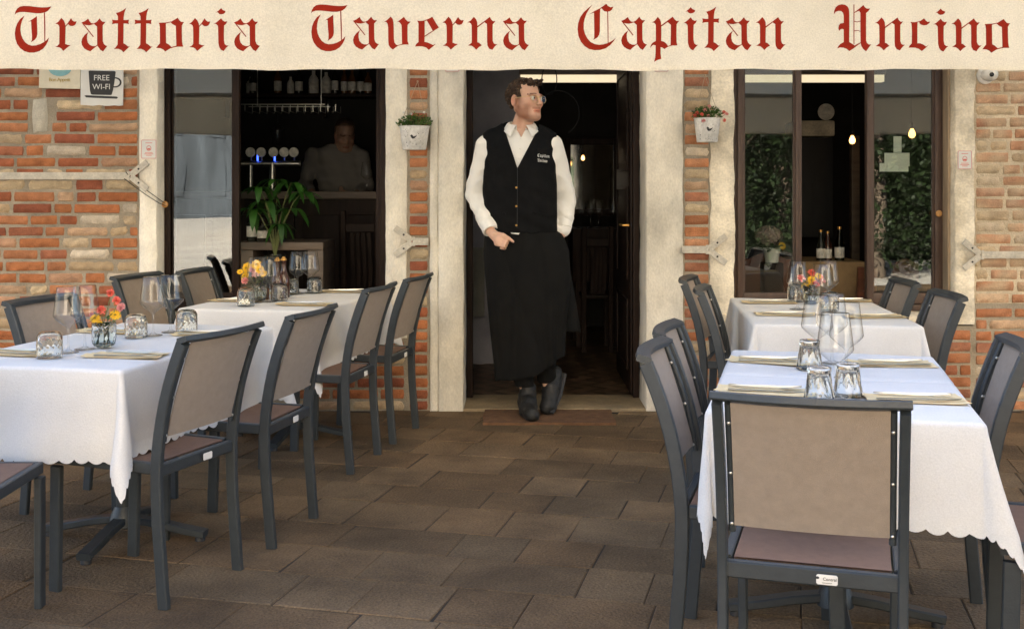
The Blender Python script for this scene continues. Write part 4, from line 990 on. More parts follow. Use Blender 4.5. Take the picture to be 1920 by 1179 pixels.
# door mat
a=G(905,797,0); b=G(1143,773,0)
mb=MB(); xs=(a.x,b.x+.005); ys=(a.y,-.045)
def mt(u,v): 
    x=xs[0]+(xs[1]-xs[0])*u; y=ys[0]+(ys[1]-ys[0])*v; return (x+.004*math.sin(v*9),y+.003*math.sin(u*14),.014+.0018*mnoise.noise(Vector((x*60,y*60,0))))
ix=mb.grid(mt,60,24); 
bd=[ix[0][i] for i in range(61)]+[ix[j][60] for j in range(1,25)]+[ix[24][i] for i in range(59,-1,-1)]+[ix[j][0] for j in range(23,0,-1)]
lo=[mb.vert((mb.v[i][0],mb.v[i][1],0.0)) for i in bd]
for i in range(len(bd)): j=(i+1)%len(bd); mb.face(bd[i],bd[j],lo[j],lo[i])
tag(mb.build('door_mat',M['mat'],None),'rust brown coir mat on the paving in front of the doorway','mat')
# ================================================================ people (smooth blended volumes, polygonised)
class Field:
    def __init__(s,lo,hi,h):
        s.h=h; s.lo=np.array(lo,float); s.n=[int((hi[i]-lo[i])/h)+2 for i in range(3)]
        s.V=np.full(s.n,.2,np.float32)
    def _sub(s,lo,hi):
        a=[max(0,int((lo[i]-s.lo[i])/s.h)) for i in range(3)]; b=[min(s.n[i],int((hi[i]-s.lo[i])/s.h)+2) for i in range(3)]
        if any(b[i]<=a[i] for i in range(3)): return None
        sl=tuple(slice(a[i],b[i]) for i in range(3))
        ax=[(np.arange(a[i],b[i])*s.h+s.lo[i]).astype(np.float32) for i in range(3)]
        return sl,np.meshgrid(*ax,indexing='ij')
    def _min(s,sl,d,k):
        o=s.V[sl]; h=np.clip(.5+.5*(o-d)/k,0,1); s.V[sl]=o*(1-h)+d*h-k*h*(1-h)
    def rc(s,a,b,ra,rb,k=.02,flat=None):
        a=np.array(a,float); b=np.array(b,float); m=max(ra,rb)+.07
        q=s._sub(np.minimum(a,b)-m,np.maximum(a,b)+m)
        if q is None: return
        sl,(X_,Y_,Z_)=q; d=b-a; L=d.dot(d)+1e-12
        t=np.clip(((X_-a[0])*d[0]+(Y_-a[1])*d[1]+(Z_-a[2])*d[2])/L,0,1)
        dx,dy,dz=X_-a[0]-t*d[0],Y_-a[1]-t*d[1],Z_-a[2]-t*d[2]
        if flat: dx,dy,dz=dx/flat[0],dy/flat[1],dz/flat[2]
        s._min(sl,np.sqrt(dx*dx+dy*dy+dz*dz)-(ra+(rb-ra)*t),k)
    def ell(s,c,r,k=.02,Rm=None,sub=False):
        c=np.array(c,float); m=max(r)+.06
        q=s._sub(c-m,c+m)
        if q is None: return
        sl,(X_,Y_,Z_)=q; x,y,z=X_-c[0],Y_-c[1],Z_-c[2]
        if Rm is not None:
            R_=np.array(Rm); x,y,z=(R_[0,0]*x+R_[1,0]*y+R_[2,0]*z,R_[0,1]*x+R_[1,1]*y+R_[2,1]*z,R_[0,2]*x+R_[1,2]*y+R_[2,2]*z)
        k0=np.sqrt((x/r[0])**2+(y/r[1])**2+(z/r[2])**2); k1=np.sqrt((x/r[0]**2)**2+(y/r[1]**2)**2+(z/r[2]**2)**2)+1e-9
        d=(k0*(k0-1)/k1).astype(np.float32)
        if sub:
            o=s.V[sl]; h=np.clip(.5-.5*(o+d)/k,0,1); s.V[sl]=o*(1-h)-d*h+k*h*(1-h)
        else: s._min(sl,d,k)
    def slice_ell(s,secs,k=.02):                # stacked elliptical sections (z,cx,cy,ax,ay)
        secs=sorted(secs); z0,z1=secs[0][0],secs[-1][0]
        zs=np.arange(s.n[2])*s.h+s.lo[2]
        A=np.array(secs); p=[np.interp(zs,A[:,0],A[:,i]) for i in range(1,5)]
        xs=(np.arange(s.n[0])*s.h+s.lo[0])[:,None,None]; ys=(np.arange(s.n[1])*s.h+s.lo[1])[None,:,None]
        cx,cy,ax,ay=[q[None,None,:] for q in p]
        x=(xs-cx); y=(ys-cy); k0=((np.abs(x)/ax)**2.3+(np.abs(y)/ay)**2.3)**(1/2.3); d=(k0-1)*np.minimum(ax,ay)
        dz=np.maximum(zs-z1,z0-zs)[None,None,:]; d=np.maximum(d,dz).astype(np.float32)
        sl=(slice(None),)*3; s._min(sl,d,k)
    def coords(s): return [((np.arange(s.n[i])*s.h+s.lo[i]).astype(np.float32)).reshape([-1 if j==i else 1 for j in range(3)]) for i in range(3)]
    def cut(s,d): s.V=np.maximum(s.V,d.astype(np.float32))
    def mesh(s,name,m,parent=None,color=None,smooth=2):
        V=s.V; I=V<0; n=V.shape
        c=np.zeros([n[0]-1,n[1]-1,n[2]-1],np.uint8)
        for dx in (0,1):
            for dy in (0,1):
                for dz in (0,1): c+=I[dx:n[0]-1+dx,dy:n[1]-1+dy,dz:n[2]-1+dz]
        cell=(c>0)&(c<8); idx=np.full(cell.shape,-1,np.int64); ii=np.argwhere(cell); idx[cell]=np.arange(len(ii))
        pos=np.zeros((len(ii),3)); cnt=np.zeros(len(ii))
        cor=[(dx,dy,dz) for dx in (0,1) for dy in (0,1) for dz in (0,1)]
        for a in cor:
            for ax in range(3):
                if a[ax]: continue
                b=list(a); b[ax]=1
                va=V[ii[:,0]+a[0],ii[:,1]+a[1],ii[:,2]+a[2]]; vb=V[ii[:,0]+b[0],ii[:,1]+b[1],ii[:,2]+b[2]]
                x=(va<0)!=(vb<0); t=np.where(x,va/(va-vb+1e-12),0); t=np.clip(t,0,1)
                for q in range(3): pos[:,q]+=np.where(x,a[q]+(t if q==ax else 0),0)
                cnt+=x
        pos=pos/cnt[:,None]; pts=(ii+pos)*s.h+s.lo
        F_=[]
        for ax in range(3):
            sl0=[slice(0,n[i]) for i in range(3)]; sl1=list(sl0); sl0[ax]=slice(0,n[ax]-1); sl1[ax]=slice(1,n[ax])
            e=np.argwhere(I[tuple(sl0)]!=I[tuple(sl1)])
            o1,o2=[q for q in range(3) if q!=ax]
            e=e[(e[:,o1]>0)&(e[:,o2]>0)&(e[:,o1]<n[o1]-1)&(e[:,o2]<n[o2]-1)]
            ins=I[e[:,0],e[:,1],e[:,2]]
            def at(a,b):
                k=e.copy(); k[:,o1]-=a; k[:,o2]-=b; return idx[k[:,0],k[:,1],k[:,2]]
            q=np.stack([at(1,1),at(0,1),at(0,0),at(1,0)],1)
            fl=ins if ax!=1 else ~ins
            q[~fl]=q[~fl][:,::-1]; F_.append(q)
        F_=np.concatenate(F_); F_=F_[(F_>=0).all(1)]
        nb=np.concatenate([F_[:,[0,1]],F_[:,[1,2]],F_[:,[2,3]],F_[:,[3,0]]])
        for _ in range(smooth):
            acc=np.zeros_like(pts); c_=np.zeros(len(pts)); 
            for a,b in ((0,1),(1,0)): np.add.at(acc,nb[:,a],pts[nb[:,b]]); np.add.at(c_,nb[:,a],1)
            pts=pts*.5+.5*acc/np.maximum(c_,1)[:,None]
        me=bpy.data.meshes.new(name); me.from_pydata(pts.tolist(),[],F_.tolist()); me.materials.append(m)
        me.polygons.foreach_set('use_smooth',[True]*len(me.polygons))
        if color is not None:
            C=color(pts); a=me.color_attributes.new('col','FLOAT_COLOR','POINT'); a.data.foreach_set('color',np.concatenate([C,np.ones((len(C),1))],1).ravel())
        bm=bmesh.new(); bm.from_mesh(me); bmesh.ops.recalc_face_normals(bm,faces=bm.faces[:]); bm.to_mesh(me); bm.free()
        o=bpy.data.objects.new(name,me); COL.objects.link(o)
        if parent: o.parent=parent
        return o
def head(f,hc,Rh,k=1.0,beard=True):
    hc=np.array(hc); R_=np.array(Rh)
    def T(p): return hc+R_@(np.array(p)*k)
    def e(c,r,kk=.015,sub=False): f.ell(T(c),tuple(x*k for x in r),kk,R_,sub)
    def c(a,b,ra,rb,kk=.012): f.rc(T(a),T(b),ra*k,rb*k,kk)
    e((0,.018,.036),(.076,.096,.090),.02); e((0,-.030,-.040),(.060,.064,.080),.03)
    for s in (-1,1):
        c((s*.056,.010,-.050),(s*.030,-.060,-.098),.020,.018,.03); e((s*.044,-.062,-.022),(.022,.022,.020),.02)
        c((s*.010,-.094,.022),(s*.045,-.078,.022),.009,.008,.012)
    e((0,-.078,-.106),(.026,.019,.018),.02)
    for s in (-1,1): e((s*.031,-.097,.000),(.019,.013,.011),.010,True)
    for s in (-1,1): e((s*.031,-.083,.000),(.014,.0125,.0095),.004)
    c((0,-.094,.012),(0,-.118,-.030),.0085,.0115,.010); 
    for s in (-1,1): e((s*.012,-.108,-.034),(.009,.010,.0075),.008)
    c((-.020,-.086,-.0655),(.020,-.086,-.0655),.0065,.0065,.008); c((-.017,-.085,-.0755),(.017,-.085,-.0755),.0075,.0075,.006)
    c((-.012,-.093,-.0645),(.012,-.093,-.0645),.005,.005,.006)
    for s in (-1,1):
        e((s*.078,.016,-.008),(.011,.021,.032),.008); e((s*.086,.013,-.006),(.006,.012,.020),.006,True)
    return T
def face_color(pts,hc,Rh,k=1.0,beard=True):
    p=((pts-np.array(hc))@np.array(Rh))/k; x,y,z=p[:,0],p[:,1],p[:,2]
    C=np.ones((len(pts),3)); inh=(z>-.16)&(z<.15)&(np.abs(x)<.12)&(np.abs(y)<.16)
    def blend(w,c): 
        w=np.clip(w,0,1)[:,None]*inh[:,None]; C[:]=C*(1-w)+np.array(c)*w
    g=lambda cx,cy,cz,r: np.exp(-(((np.abs(x)-cx)**2+(y-cy)**2+(z-cz)**2)/r**2))
    blend(.45*g(.04,-.07,-.03,.028),(1.12,.80,.72)); blend(.5*g(0,-.122,-.03,.016),(1.15,.8,.72)); blend(.6*g(.080,.014,-.008,.03),(1.15,.72,.66))
    if beard:
        jaw=np.clip((-.028-z)/.03,0,1)*np.clip((np.abs(x)-.030)/.02,0,1)*np.clip((y+.095)/.03,0,1)*np.clip((.035-y)/.025,0,1)
        blend(.75*jaw,(.40,.24,.16)); blend(.45*np.clip((-.086-z)/.016,0,1)*np.clip((-.01-y)/.03,0,1)*np.clip((z+.135)/.012,0,1),(.32,.17,.11))
        blend(.65*((z>-.062)&(z<-.047)&(np.abs(x)<.03)&(y<-.07)),(.50,.30,.21)); blend(.9*np.exp(-((y+.014)/.020)**2)*np.clip((np.abs(x)-.056)/.014,0,1)*np.clip((z+.085)/.04,0,1)*np.clip((.055-z)/.02,0,1),(.26,.15,.09))
    blend(.8*((np.abs(z+.0705)<.0085)&(np.abs(x)<.024)&(y<-.075)),(.95,.52,.47)); blend(.75*((np.abs(z+.0702)<.0018)&(np.abs(x)<.026)&(y<-.07)),(.45,.22,.18))
    blend(.85*((np.abs(z-.0255-.10*(np.abs(x)-.03)*(-1))<.0045)&(np.abs(x)>.012)&(np.abs(x)<.050)&(y<-.06)),(.22,.13,.08))
    blend(.35*g(.031,-.09,.0,.017),(.70,.52,.45))
    return C
DW=6.45; WX=lambda px:(px-975)/F*DW; WZ=lambda py:CH-(py-HY)/F*DW
def Q(px,py,y=0): return (WX(px),y,WZ(py))
wa=empty('person',P(975,0,DW)*1.0); wa.location.z=0
tag(wa,'waiter in black vest and long apron standing in the doorway, hand in pocket','person')
HC=(WX(988)-.006,-.018,WZ(189)); yaw=R(43)
RH=(Matrix.Rotation(yaw,3,'Z')@Matrix.Rotation(R(-3),3,'X')@Matrix.Rotation(R(2),3,'Y'))
shR=Q(912,272,.005); shL=Q(1037,273,.0); elR=Q(890,366,.045); wrR=Q(921,433,-.135); elL=Q(1063,376,.055); wrL=Q(1057,430,.0); hdL=Q(1040,452,-.02)
torso=[(WZ(470),WX(985),0,.185,.125),(WZ(435),WX(978),-.006,.203,.136),(WZ(400),WX(977),-.012,.200,.138),(WZ(350),WX(975),-.008,.198,.128),(WZ(310),WX(974),0,.198,.120),(WZ(280),WX(974),.005,.192,.108),(WZ(262),WX(975),.010,.160,.088),(WZ(250),WX(976),.014,.115,.068),(WZ(243),WX(977),.016,.075,.055)]
def arms(f,inf,hand=True,k=.025):
    f.rc(shR,elR,.050+inf,.042+inf,k); f.rc(elR,wrR,.042+inf,.030+inf,k)
    f.rc(shL,elL,.050+inf,.042+inf,k); f.rc(elL,wrL,.042+inf,.032+inf,k)
def waiter_body():
    f=Field((-.36,-.30,-.01),(.40,.24,1.95),.0042)
    f.slice_ell([(z,x,y,a-.012,b-.012) for z,x,y,a,b in torso],.03)
    f.rc(Q(975,250,.02),(HC[0]+.004,HC[1]+.012,HC[2]-.06),.060,.054,.03)
    arms(f,-.012); f.rc(wrL,hdL,.030,.034,.02)
    # legs
    f.rc(Q(955,445,0),Q(958,600,-.015),.085,.058,.03); f.rc(Q(958,600,-.015),Q(990,742,-.025),.058,.034,.02); f.rc(Q(990,750,-.02),Q(992,777,-.11),.032,.020,.02)
    f.rc(Q(1010,445,0),Q(1022,600,.0),.085,.058,.03); f.rc(Q(1022,600,.0),Q(1024,700,.05),.058,.036,.02); f.rc(Q(1026,700,.05),Q(1032,765,.02),.036,.024,.02)
    # hand of the bent arm, loosely closed
    f.rc(wrR,Q(938,448,-.178),.027,.030,.015,(1,.72,1)); f.ell(Q(938,448,-.182),(.034,.022,.034),.012)
    for i in range(4):
        k0=np.array(Q(941-1.2*i,442+4.6*i,-.196)); k1=k0+np.array((.032-.003*i,-.010,-.010)); k2=k1+np.array((.006,.024,-.010)); k3=k2+np.array((-.022,.010,.000))
        f.rc(k0-np.array((.02,-.012,-.004)),k0,.0105,.0100,.008); f.rc(k0,k1,.0098,.0088,.003); f.rc(k1,k2,.0088,.0080,.003); f.rc(k2,k3,.0080,.0072,.003)
    t0=np.array(Q(930,436,-.170)); t1=np.array(Q(944,438,-.200)); t2=np.array(Q(954,444,-.205)); t3=np.array(Q(962,450,-.198))
    f.rc(t0,t1,.014,.0115,.008); f.rc(t1,t2,.0115,.010,.003); f.rc(t2,t3,.010,.0075,.003)
    T=head(f,HC,RH)
    o=f.mesh('body',M['skin'],wa,lambda p:face_color(p,HC,RH),1)
    for s in (-1,1):
        mb=MB(); mb.ell(tuple(T((s*.031,-.0845,.001))),(.0128,)*3,14,10); ey=mb.build('eye',M['eye'],wa)
        mb=MB(); q=T((s*.031+.0025,-.0945,.001)); mb.ell(tuple(q),(.0055,.0042,.0055),12,8); mb.build('iris',M['iris'],ey)
    return T
TH=waiter_body()
def curls(T,Rh,name,parent,n,seed,m,curly=True):
    hc=HC
    f=Field((TH((0,0,0))[0]-.16,TH((0,0,0))[1]-.16,TH((0,0,0))[2]-.16),(TH((0,0,0))[0]+.16,TH((0,0,0))[1]+.16,TH((0,0,0))[2]+.17),.0034)
    rr=random.Random(seed)
    f.ell(T((0,.026,.034)),(.081,.100,.090),.01,np.array(Rh))
    for q in range(n):
        a=rr.random()*6.28; t=rr.uniform(-.75,1); r=math.sqrt(1-t*t)
        p=(.082*r*math.cos(a),.026+.100*r*math.sin(a),.034+.090*t); 
        s=rr.uniform(.007,.0145); ang=rr.random()*6.28
        f.ell(T(p),(s,s*rr.uniform(.6,1),s*rr.uniform(.6,1)),.004,np.array(Matrix.Rotation(ang,3,(rr.random(),rr.random(),rr.random()))))
    # a fuller mop at front and top
    for q in range(110):
        p=(rr.uniform(-.060,.060),-.050+rr.uniform(-.030,.050),.096+rr.uniform(-.016,.016)); s=rr.uniform(.006,.011); f.ell(T(p),(s,s*.8,s*.9),.004)
    X_,Y_,Z_=f.coords(); hc=T((0,0,0)); R_=np.array(Rh)
    dx,dy,dz=X_-hc[0],Y_-hc[1],Z_-hc[2]
    x=R_[0,0]*dx+R_[1,0]*dy+R_[2,0]*dz; y=R_[0,1]*dx+R_[1,1]*dy+R_[2,1]*dz; z=R_[0,2]*dx+R_[1,2]*dy+R_[2,2]*dz
    w=.005*np.sin(90*x+40*z)*np.sin(70*z+30*x)
    # open the face: below the hair line in front of the ears
    front=np.minimum(np.minimum(-(y+.028)+w+0*x,(.072-.55*np.maximum(0,np.abs(x)-.030))-z+1.6*w),.2+0*x*y*z)
    side=np.minimum(-(z+.0)+w-.0+.035*(np.abs(x)>.0)*0, -(y-.018)+w)     # sideburn line
    ear=.034-np.sqrt((y-.018)**2+((z+.012)*.85)**2+0*x); ear=np.where(np.abs(x)>.055,ear,-1)
    low=-(z+.060)+w
    side=np.minimum(.012-z+w,-(y+.004)+w)
    for d in (front,ear,low,side): f.cut(d+0*x)
    return f.mesh('hair',m,parent,None,0)
curls(TH,RH,'hair',wa,420,4,M['hair'])
# eyeglasses
mb=MB()
for s in (-1,1):
    pts=[TH((s*.033+.0235*math.cos(a),-.108+.006*abs(math.cos(a))*(1 if math.cos(a)*s>0 else -.2),-.004+.021*math.sin(a)*(1.0 if math.sin(a)<0 else .9))) for a in [k*2*PI/22 for k in range(23)]]
    mb.tube(pts,.0015,6,cap=False)
    mb.tube([TH((s*.056,-.100,.006)),TH((s*.074,-.07,.008)),TH((s*.082,.0,.006)),TH((s*.080,.03,-.008))],.0014,6)
mb.tube([TH((-.010,-.108,.004)),TH((0,-.113,.008)),TH((.010,-.108,.004))],.0014,6)
gl=mb.build('eyeglasses',M['gold'],wa)
for s in (-1,1):
    mb=MB(); c=[mb.vert(TH((s*.033+.0225*math.cos(a),-.1075,-.004+.020*math.sin(a)))) for a in [k*2*PI/20 for k in range(20)]]; mb.face(*c); mb.build('lens',M['eyelens'],gl,smooth=False)
# ---- shirt
def folds(f,inf):
    X_,Y_,Z_=f.coords()
    ax=np.abs(X_-.02); arm=np.clip((ax-.17)/.03,0,1); cr=lambda q:np.abs(np.sin(q))-.55
    el=np.exp(-((Z_-1.22)/.13)**2); lo=np.exp(-((Z_-1.09)/.07)**2)
    w=.0016*np.sin(38*X_+62*Z_+9*Y_)*np.sin(20*Z_-31*X_)+arm*(.0066*el*cr(34*Z_+30*ax+22*Y_+2*np.sin(18*Z_))+.0048*lo*cr(62*Z_+40*Y_-25*ax)+.0032*cr(15*Z_-26*ax+20*Y_))+(1-arm)*.0022*cr(22*X_+9*Z_+3*np.sin(11*Z_))
    f.V=f.V+w.astype(np.float32)
def shirt():
    f=Field((-.38,-.30,.92),(.42,.24,1.68),.0052)
    f.slice_ell([(z,x,y,a,b) for z,x,y,a,b in torso],.03); arms(f,.010,k=.03)
    # looser upper sleeves, bloused above the cuffs
    f.rc(np.array(shR)+(-.002,0,-.07),np.array(elR)*.8+np.array(shR)*.2,.053,.051,.03); f.rc(np.array(shL)+(.002,0,-.07),np.array(elL)*.8+np.array(shL)*.2,.053,.051,.03)
    m=np.array(elR)*.35+np.array(wrR)*.65; f.ell(m,(.041,.043,.055),.03); m=np.array(elL)*.5+np.array(wrL)*.5; f.ell(m,(.042,.044,.060),.03)
    folds(f,0)
    X_,Y_,Z_=f.coords()
    # end the bent arm's sleeve at the cuff
    a=np.array(elR); b=np.array(wrR); d=(b-a)/np.linalg.norm(b-a); L=np.linalg.norm(b-a)
    t=(X_-a[0])*d[0]+(Y_-a[1])*d[1]+(Z_-a[2])*d[2]-(L-.012)
    near=np.sqrt((X_-b[0])**2+(Y_-b[1])**2+(Z_-b[2])**2)
    f.cut(np.where(near<.11,t,-1.0)+0*X_*Y_*Z_)
    # neck opening
    f.cut(np.minimum(.052-np.sqrt((X_-WX(977))**2+(Y_-.012)**2)+0*Z_,Z_-WZ(252)))
    f.cut(np.minimum(.020-np.abs(X_-WX(977))-.45*(WZ(245)-Z_),-.03-Y_)+0*X_*Y_)
    return f.mesh('shirt',M['shirt'],wa,None,1)
sh=shirt()
def ring_mesh(name,c,d,r0,r1,l,m,parent,n=28,thick=.003):
    d=Vector(d).normalized(); x=d.orthogonal().normalized(); y=d.cross(x); mb=MB()
    M4=Matrix((( x.x,y.x,d.x,c[0]),(x.y,y.y,d.y,c[1]),(x.z,y.z,d.z,c[2]),(0,0,0,1)))
    mb.lathe([(r0,-l),(r0+thick,-l+.001),(r1+thick,-.002),(r1,0),(r1-thick,-.001),(r0-thick,-l)],n,M=M4); return mb.build(name,m,parent)
dv=Vector(wrR)-Vector(elR); ring_mesh('cuff',Vector(wrR)-dv.normalized()*.004,dv,.0415,.040,.060,M['shirt'],sh)
dv2=Vector(hdL)-Vector(elL); ring_mesh('cuff',Vector(wrL)+Vector((0,0,.010)),Vector(wrL)-Vector(elL),.044,.042,.055,M['shirt'],sh)
mb=MB(); CN=Vector((WX(977),.012,0))
def colr(u,v):
    t=u*2-1; a=t*R(158); bk=math.cos(a/2)**2         # from one front edge round the back to the other
    ang=PI/2+a; r_top=.066; r_bot=.082+.030*(1-bk)
    zt_=WZ(240)+.012+.030*bk; zb_=zt_-.036-.034*abs(t)**6
    if v<.35: q=v/.35; r=.064+.002*q; z=zt_-.034*(1-q)
    else: q=(v-.35)/.65; r=r_top+.007*math.sin(min(1,q*4)*PI/2)+(r_bot-r_top-.007)*q; z=zt_+.002*math.sin(min(1,q*3)*PI)-(zt_-zb_)*q
    sx=1.02; pt=CN+Vector((r*math.cos(ang)*sx,r*math.sin(ang)*.92,z))
    if abs(t)>.72 and v>.35: pt+=Vector((.018*(abs(t)-.72)/.28*(1 if pt.x>CN.x else -1)*q,-.006*q,0))
    return pt
mb.grid(colr,60,12); o=mb.build('collar',M['shirt'],sh,fix=False); md=o.modifiers.new('thick','SOLIDIFY'); md.thickness=.003
mb=MB(); 
for k,pyy in enumerate((262,280,298)): mb.ell(Q(977-2*k,pyy,-.108-.010*k),(.005,.002,.005),10,6)
mb.build('button',M['shirt'],sh)
# front placket
# ---- vest
def vest():
    f=Field((-.30,-.24,.96),(.34,.24,1.66),.005)
    f.slice_ell([(z,x,y,a+.013,b+.013) for z,x,y,a,b in torso if z>WZ(460)],.03)
    f.rc(Q(916,266,.010),Q(955,244,.02),.060,.052,.03); f.rc(Q(1034,267,.010),Q(1000,244,.02),.060,.052,.03)
    X_,Y_,Z_=f.coords()
    w=.0028*np.sin(55*X_+40*Z_)*np.sin(30*Z_-18*X_)+.003*np.sin(64*Z_+35*X_)*np.exp(-((Z_-1.10)/.06)**2)
    f.V=f.V+(w+0*Y_).astype(np.float32)
    one=0*X_*Y_*Z_
    # armholes, V neck, hem
    zb=np.clip((Z_-1.30)/.30,0,1)
    f.cut(X_-(WX(1044)-.008*np.sin(zb*PI))+one); f.cut((WX(905)+.008*np.sin(zb*PI))-X_+one)
    V0=WZ(316); hw=.094*(Z_-V0)/(WZ(243)-V0); vc=WX(970)+(WX(977)-WX(970))*(Z_-V0)/(WZ(243)-V0)
    f.cut(np.minimum(hw-np.abs(X_-vc)+one,.03-Y_))
    f.cut(.066-np.sqrt((X_-WX(977))**2+(Y_-.015)**2)+one)
    f.cut(np.minimum(.0+(WZ(250)-.0)-Z_, 1)*0-1+one)
    hem=WZ(441)-.018*np.exp(-((X_-WX(968)+.045)/.030)**2)*0+.016*np.exp(-((X_-WX(967))/.020)**2)-.006*np.cos((X_-WX(975))*9)
    f.cut(hem-Z_+one)
    return f.mesh('vest',M['vest'],wa,None,1)
ve=vest()
# front edge line, buttons, pocket welts and embroidered name
def vfront(px,py): # y of the vest front there
    z=WZ(py); A=np.array(sorted(torso)); x=WX(px)
    cx,cy,ax,ay=[np.interp(z,A[:,0],A[:,i]) for i in range(1,5)]; ax+=.013; ay+=.013
    return cy-ay*max(0,1-(abs(x-cx)/ax)**2.3)**(1/2.3)
for py in (352,386,421):
    mb=MB(); z=WZ(py); mb.ell((WX(968),vfront(968,py)-.004,z),(.0062,.0030,.0062),12,6); mb.build('button',M['brass'],ve)
mb=MB(); mb.tube([(WX(970-.06*k),vfront(970,316+k*11.0)-.0030,WZ(316+k*11.0)) for k in range(11)],.0014,5); mb.build('placket',M['ink'],ve)
for a,b,c,d_ in ((915,404,948,400),(996,398,1034,404)):
    mb=MB(); mb.bar([(WX(a+(c-a)*t),vfront(a+(c-a)*t,b+(d_-b)*t)-.002,WZ(b+(d_-b)*t)) for t in (0,.25,.5,.75,1)],.004,.012,side=(0,1,0)); mb.build('pocket_welt',M['vest'],ve)
mb=MB()
for wd,ls,xo,yo in ((WORDS[2][0],WORDS[2][1],1007,292),(WORDS[3][0],WORDS[3][1],1007,301)):
    xs0={'Capitan':1083,'Uncino':1563}[wd]; sc=(22 if wd=='Capitan' else 18)/ (1470-1083 if wd=='Capitan' else 1893-1563)
    for ch,x0,dx,dy in ls:
        def fn(x,y,t,x0=x0,dx=dx,dy=dy):
            px=xo+((x0+(x+dx)/7.68)-xs0)*sc; py=yo+((y+dy)/7.68-45)*sc*1.25+ (px-xo)*.07
            return (WX(px),vfront(px,py)-.0042+t,WZ(py))
        glyph(mb,ch,fn,.0012)
mb.build('embroidery',M['thread'],ve,smooth=False,fix=False)
# shirt tail peeping out below the vest
mb=MB(); mb.prism([[(WX(964),WZ(437)),(WX(969),WZ(429)),(WX(975),WZ(434)),(WX(972),WZ(438))]],lambda x,y,t:(x,vfront(969,436)+.004+t,y),.004); mb.build('shirt_tail',M['shirt'],sh)
# ---- long apron, wrapped, slanting hem
mb=MB(); kz=[(426,920,1036,.128),(440,908,1056,.134),(470,905,1067,.140),(515,908,1069,.132),(560,912,1066,.124),(600,916,1062,.118),(640,920,1060,.112),(680,924,1059,.108),(716,927,1058,.106)]
def apr(u,v,extra=0.0):
    # u once round, starting at the back; the hem climbs towards the wearer's left
    a=2*PI*u+PI/2
    ca,sa=math.cos(a),math.sin(a)
    K=np.array(kz)
    py_h=714-34*max(0,(ca+1)/2)**1.5*1.4-(12 if sa>0 else 0)+4*math.sin(a*3)
    py=427+(py_h-427)*v
    L,Rr,dy=[np.interp(py,K[:,0],K[:,i]) for i in (1,2,3)]
    cx=(WX(L)+WX(Rr))/2; ax=(WX(Rr)-WX(L))/2
    sg=lambda q:math.copysign(abs(q)**.80,q)
    g=v**.8
    fold=.010*g*math.sin(a*5+1.0+v*1.5)+.006*g*math.sin(a*11+2.2-v*2)+.0035*math.sin(a*3+v*14)*math.exp(-((v-.18)/.15)**2)+.004*math.sin(9*v+4*ca)
    if sa<0: fold+=.016*math.exp(-((ca-.35-.25*v)/.09)**2)*g-.014*math.exp(-((ca-.20-.25*v)/.09)**2)*g+.010*math.exp(-((ca+.45-.5*(1-v))/.08)**2)-.008*math.exp(-((ca+.30-.9*(v-.3))/.07)**2)
    fx=.35*fold
    return (cx+(ax-.004+fx)*sg(ca),-.006+(dy+fold)*sg(sa)*(1 if sa<0 else .85),WZ(py))
mb.grid(apr,150,60); o=mb.build('apron',M['apron'],wa,fix=False); md=o.modifiers.new('thick','SOLIDIFY'); md.thickness=.003
mb=MB()
def flap(u,v):
    pyt=478+ (624-478)*v; xl=1052; xr=1066+26*v
    px=xl+(xr-xl)*u; return (WX(px),.085+.03*u+.012*math.sin(u*6+v*3),WZ(pyt+ (4*u)))
mb.grid(flap,14,24); o=mb.build('apron_flap',M['apron'],wa,fix=False); md=o.modifiers.new('thick','SOLIDIFY'); md.thickness=.003
# trouser legs
def trousers():
    f=Field((-.22,-.2,.10),(.30,.22,1.0),.007)
    f.rc(Q(955,455,0),Q(958,600,-.015),.092,.068,.03); f.rc(Q(958,600,-.015),Q(987,734,-.028),.070,.054,.02)
    f.rc(Q(1010,455,0),Q(1020,600,.0),.092,.068,.03); f.rc(Q(1020,600,.0),Q(1025,712,.052),.070,.054,.02)
    X_,Y_,Z_=f.coords(); w=.003*np.sin(70*Z_+40*X_)*np.sin(40*X_-20*Y_); f.V=f.V+w.astype(np.float32)
    f.cut((WZ(722)+.22*np.maximum(0,X_-WX(1004))*.6)-Z_+0*X_*Y_*Z_); f.cut(Z_-.95+0*X_*Y_*Z_)
    return f.mesh('trousers',M['apron'],wa,None,1)
trousers()
# ---- shoes
def shoe(pts,name):
    f=Field((-.2,-.36,-.02),(.32,.22,.42),.0046)
    for a,b,ra,rb,fl in pts: f.rc(a,b,ra,rb,.016,fl)
    X_,Y_,Z_=f.coords(); f.V=f.V+(.0016*np.sin(160*Z_+50*X_)*np.sin(110*Y_)).astype(np.float32); f.cut(.0005-Z_+0*X_*Y_*Z_)
    return f
zg=.016
h=lambda px,y,z:(WX(px),y,z)
f=shoe([(h(987,-.005,.060),h(990,-.14,.044),.046,.046,None),(h(990,-.14,.044),h(996,-.225,.034),.047,.038,None),(h(988,-.035,.07),h(990,-.046,.146),.054,.046,None),(h(989,-.06,.085),h(993,-.12,.075),.046,.040,None),(h(988,-.01,.030),h(997,-.22,.026),.038,.036,(1,1,.75))],'shoe')
s1=f.mesh('shoe',M['shoe'],wa,None,1); s1.location=(0,.02,zg)
f=shoe([(h(1029,.0,.055),h(1034,.05,.150),.046,.049,None),(h(1034,.05,.150),h(1041,.095,.225),.049,.043,None),(h(1042,.085,.215),h(1024,.075,.205),.034,.032,None),(h(1024,-.015,.045),h(1030,.0,.05),.038,.040,None)],'shoe')
s2=f.mesh('shoe',M['shoe'],wa,None,1); s2.location=(0,.0,zg-.012+.002)
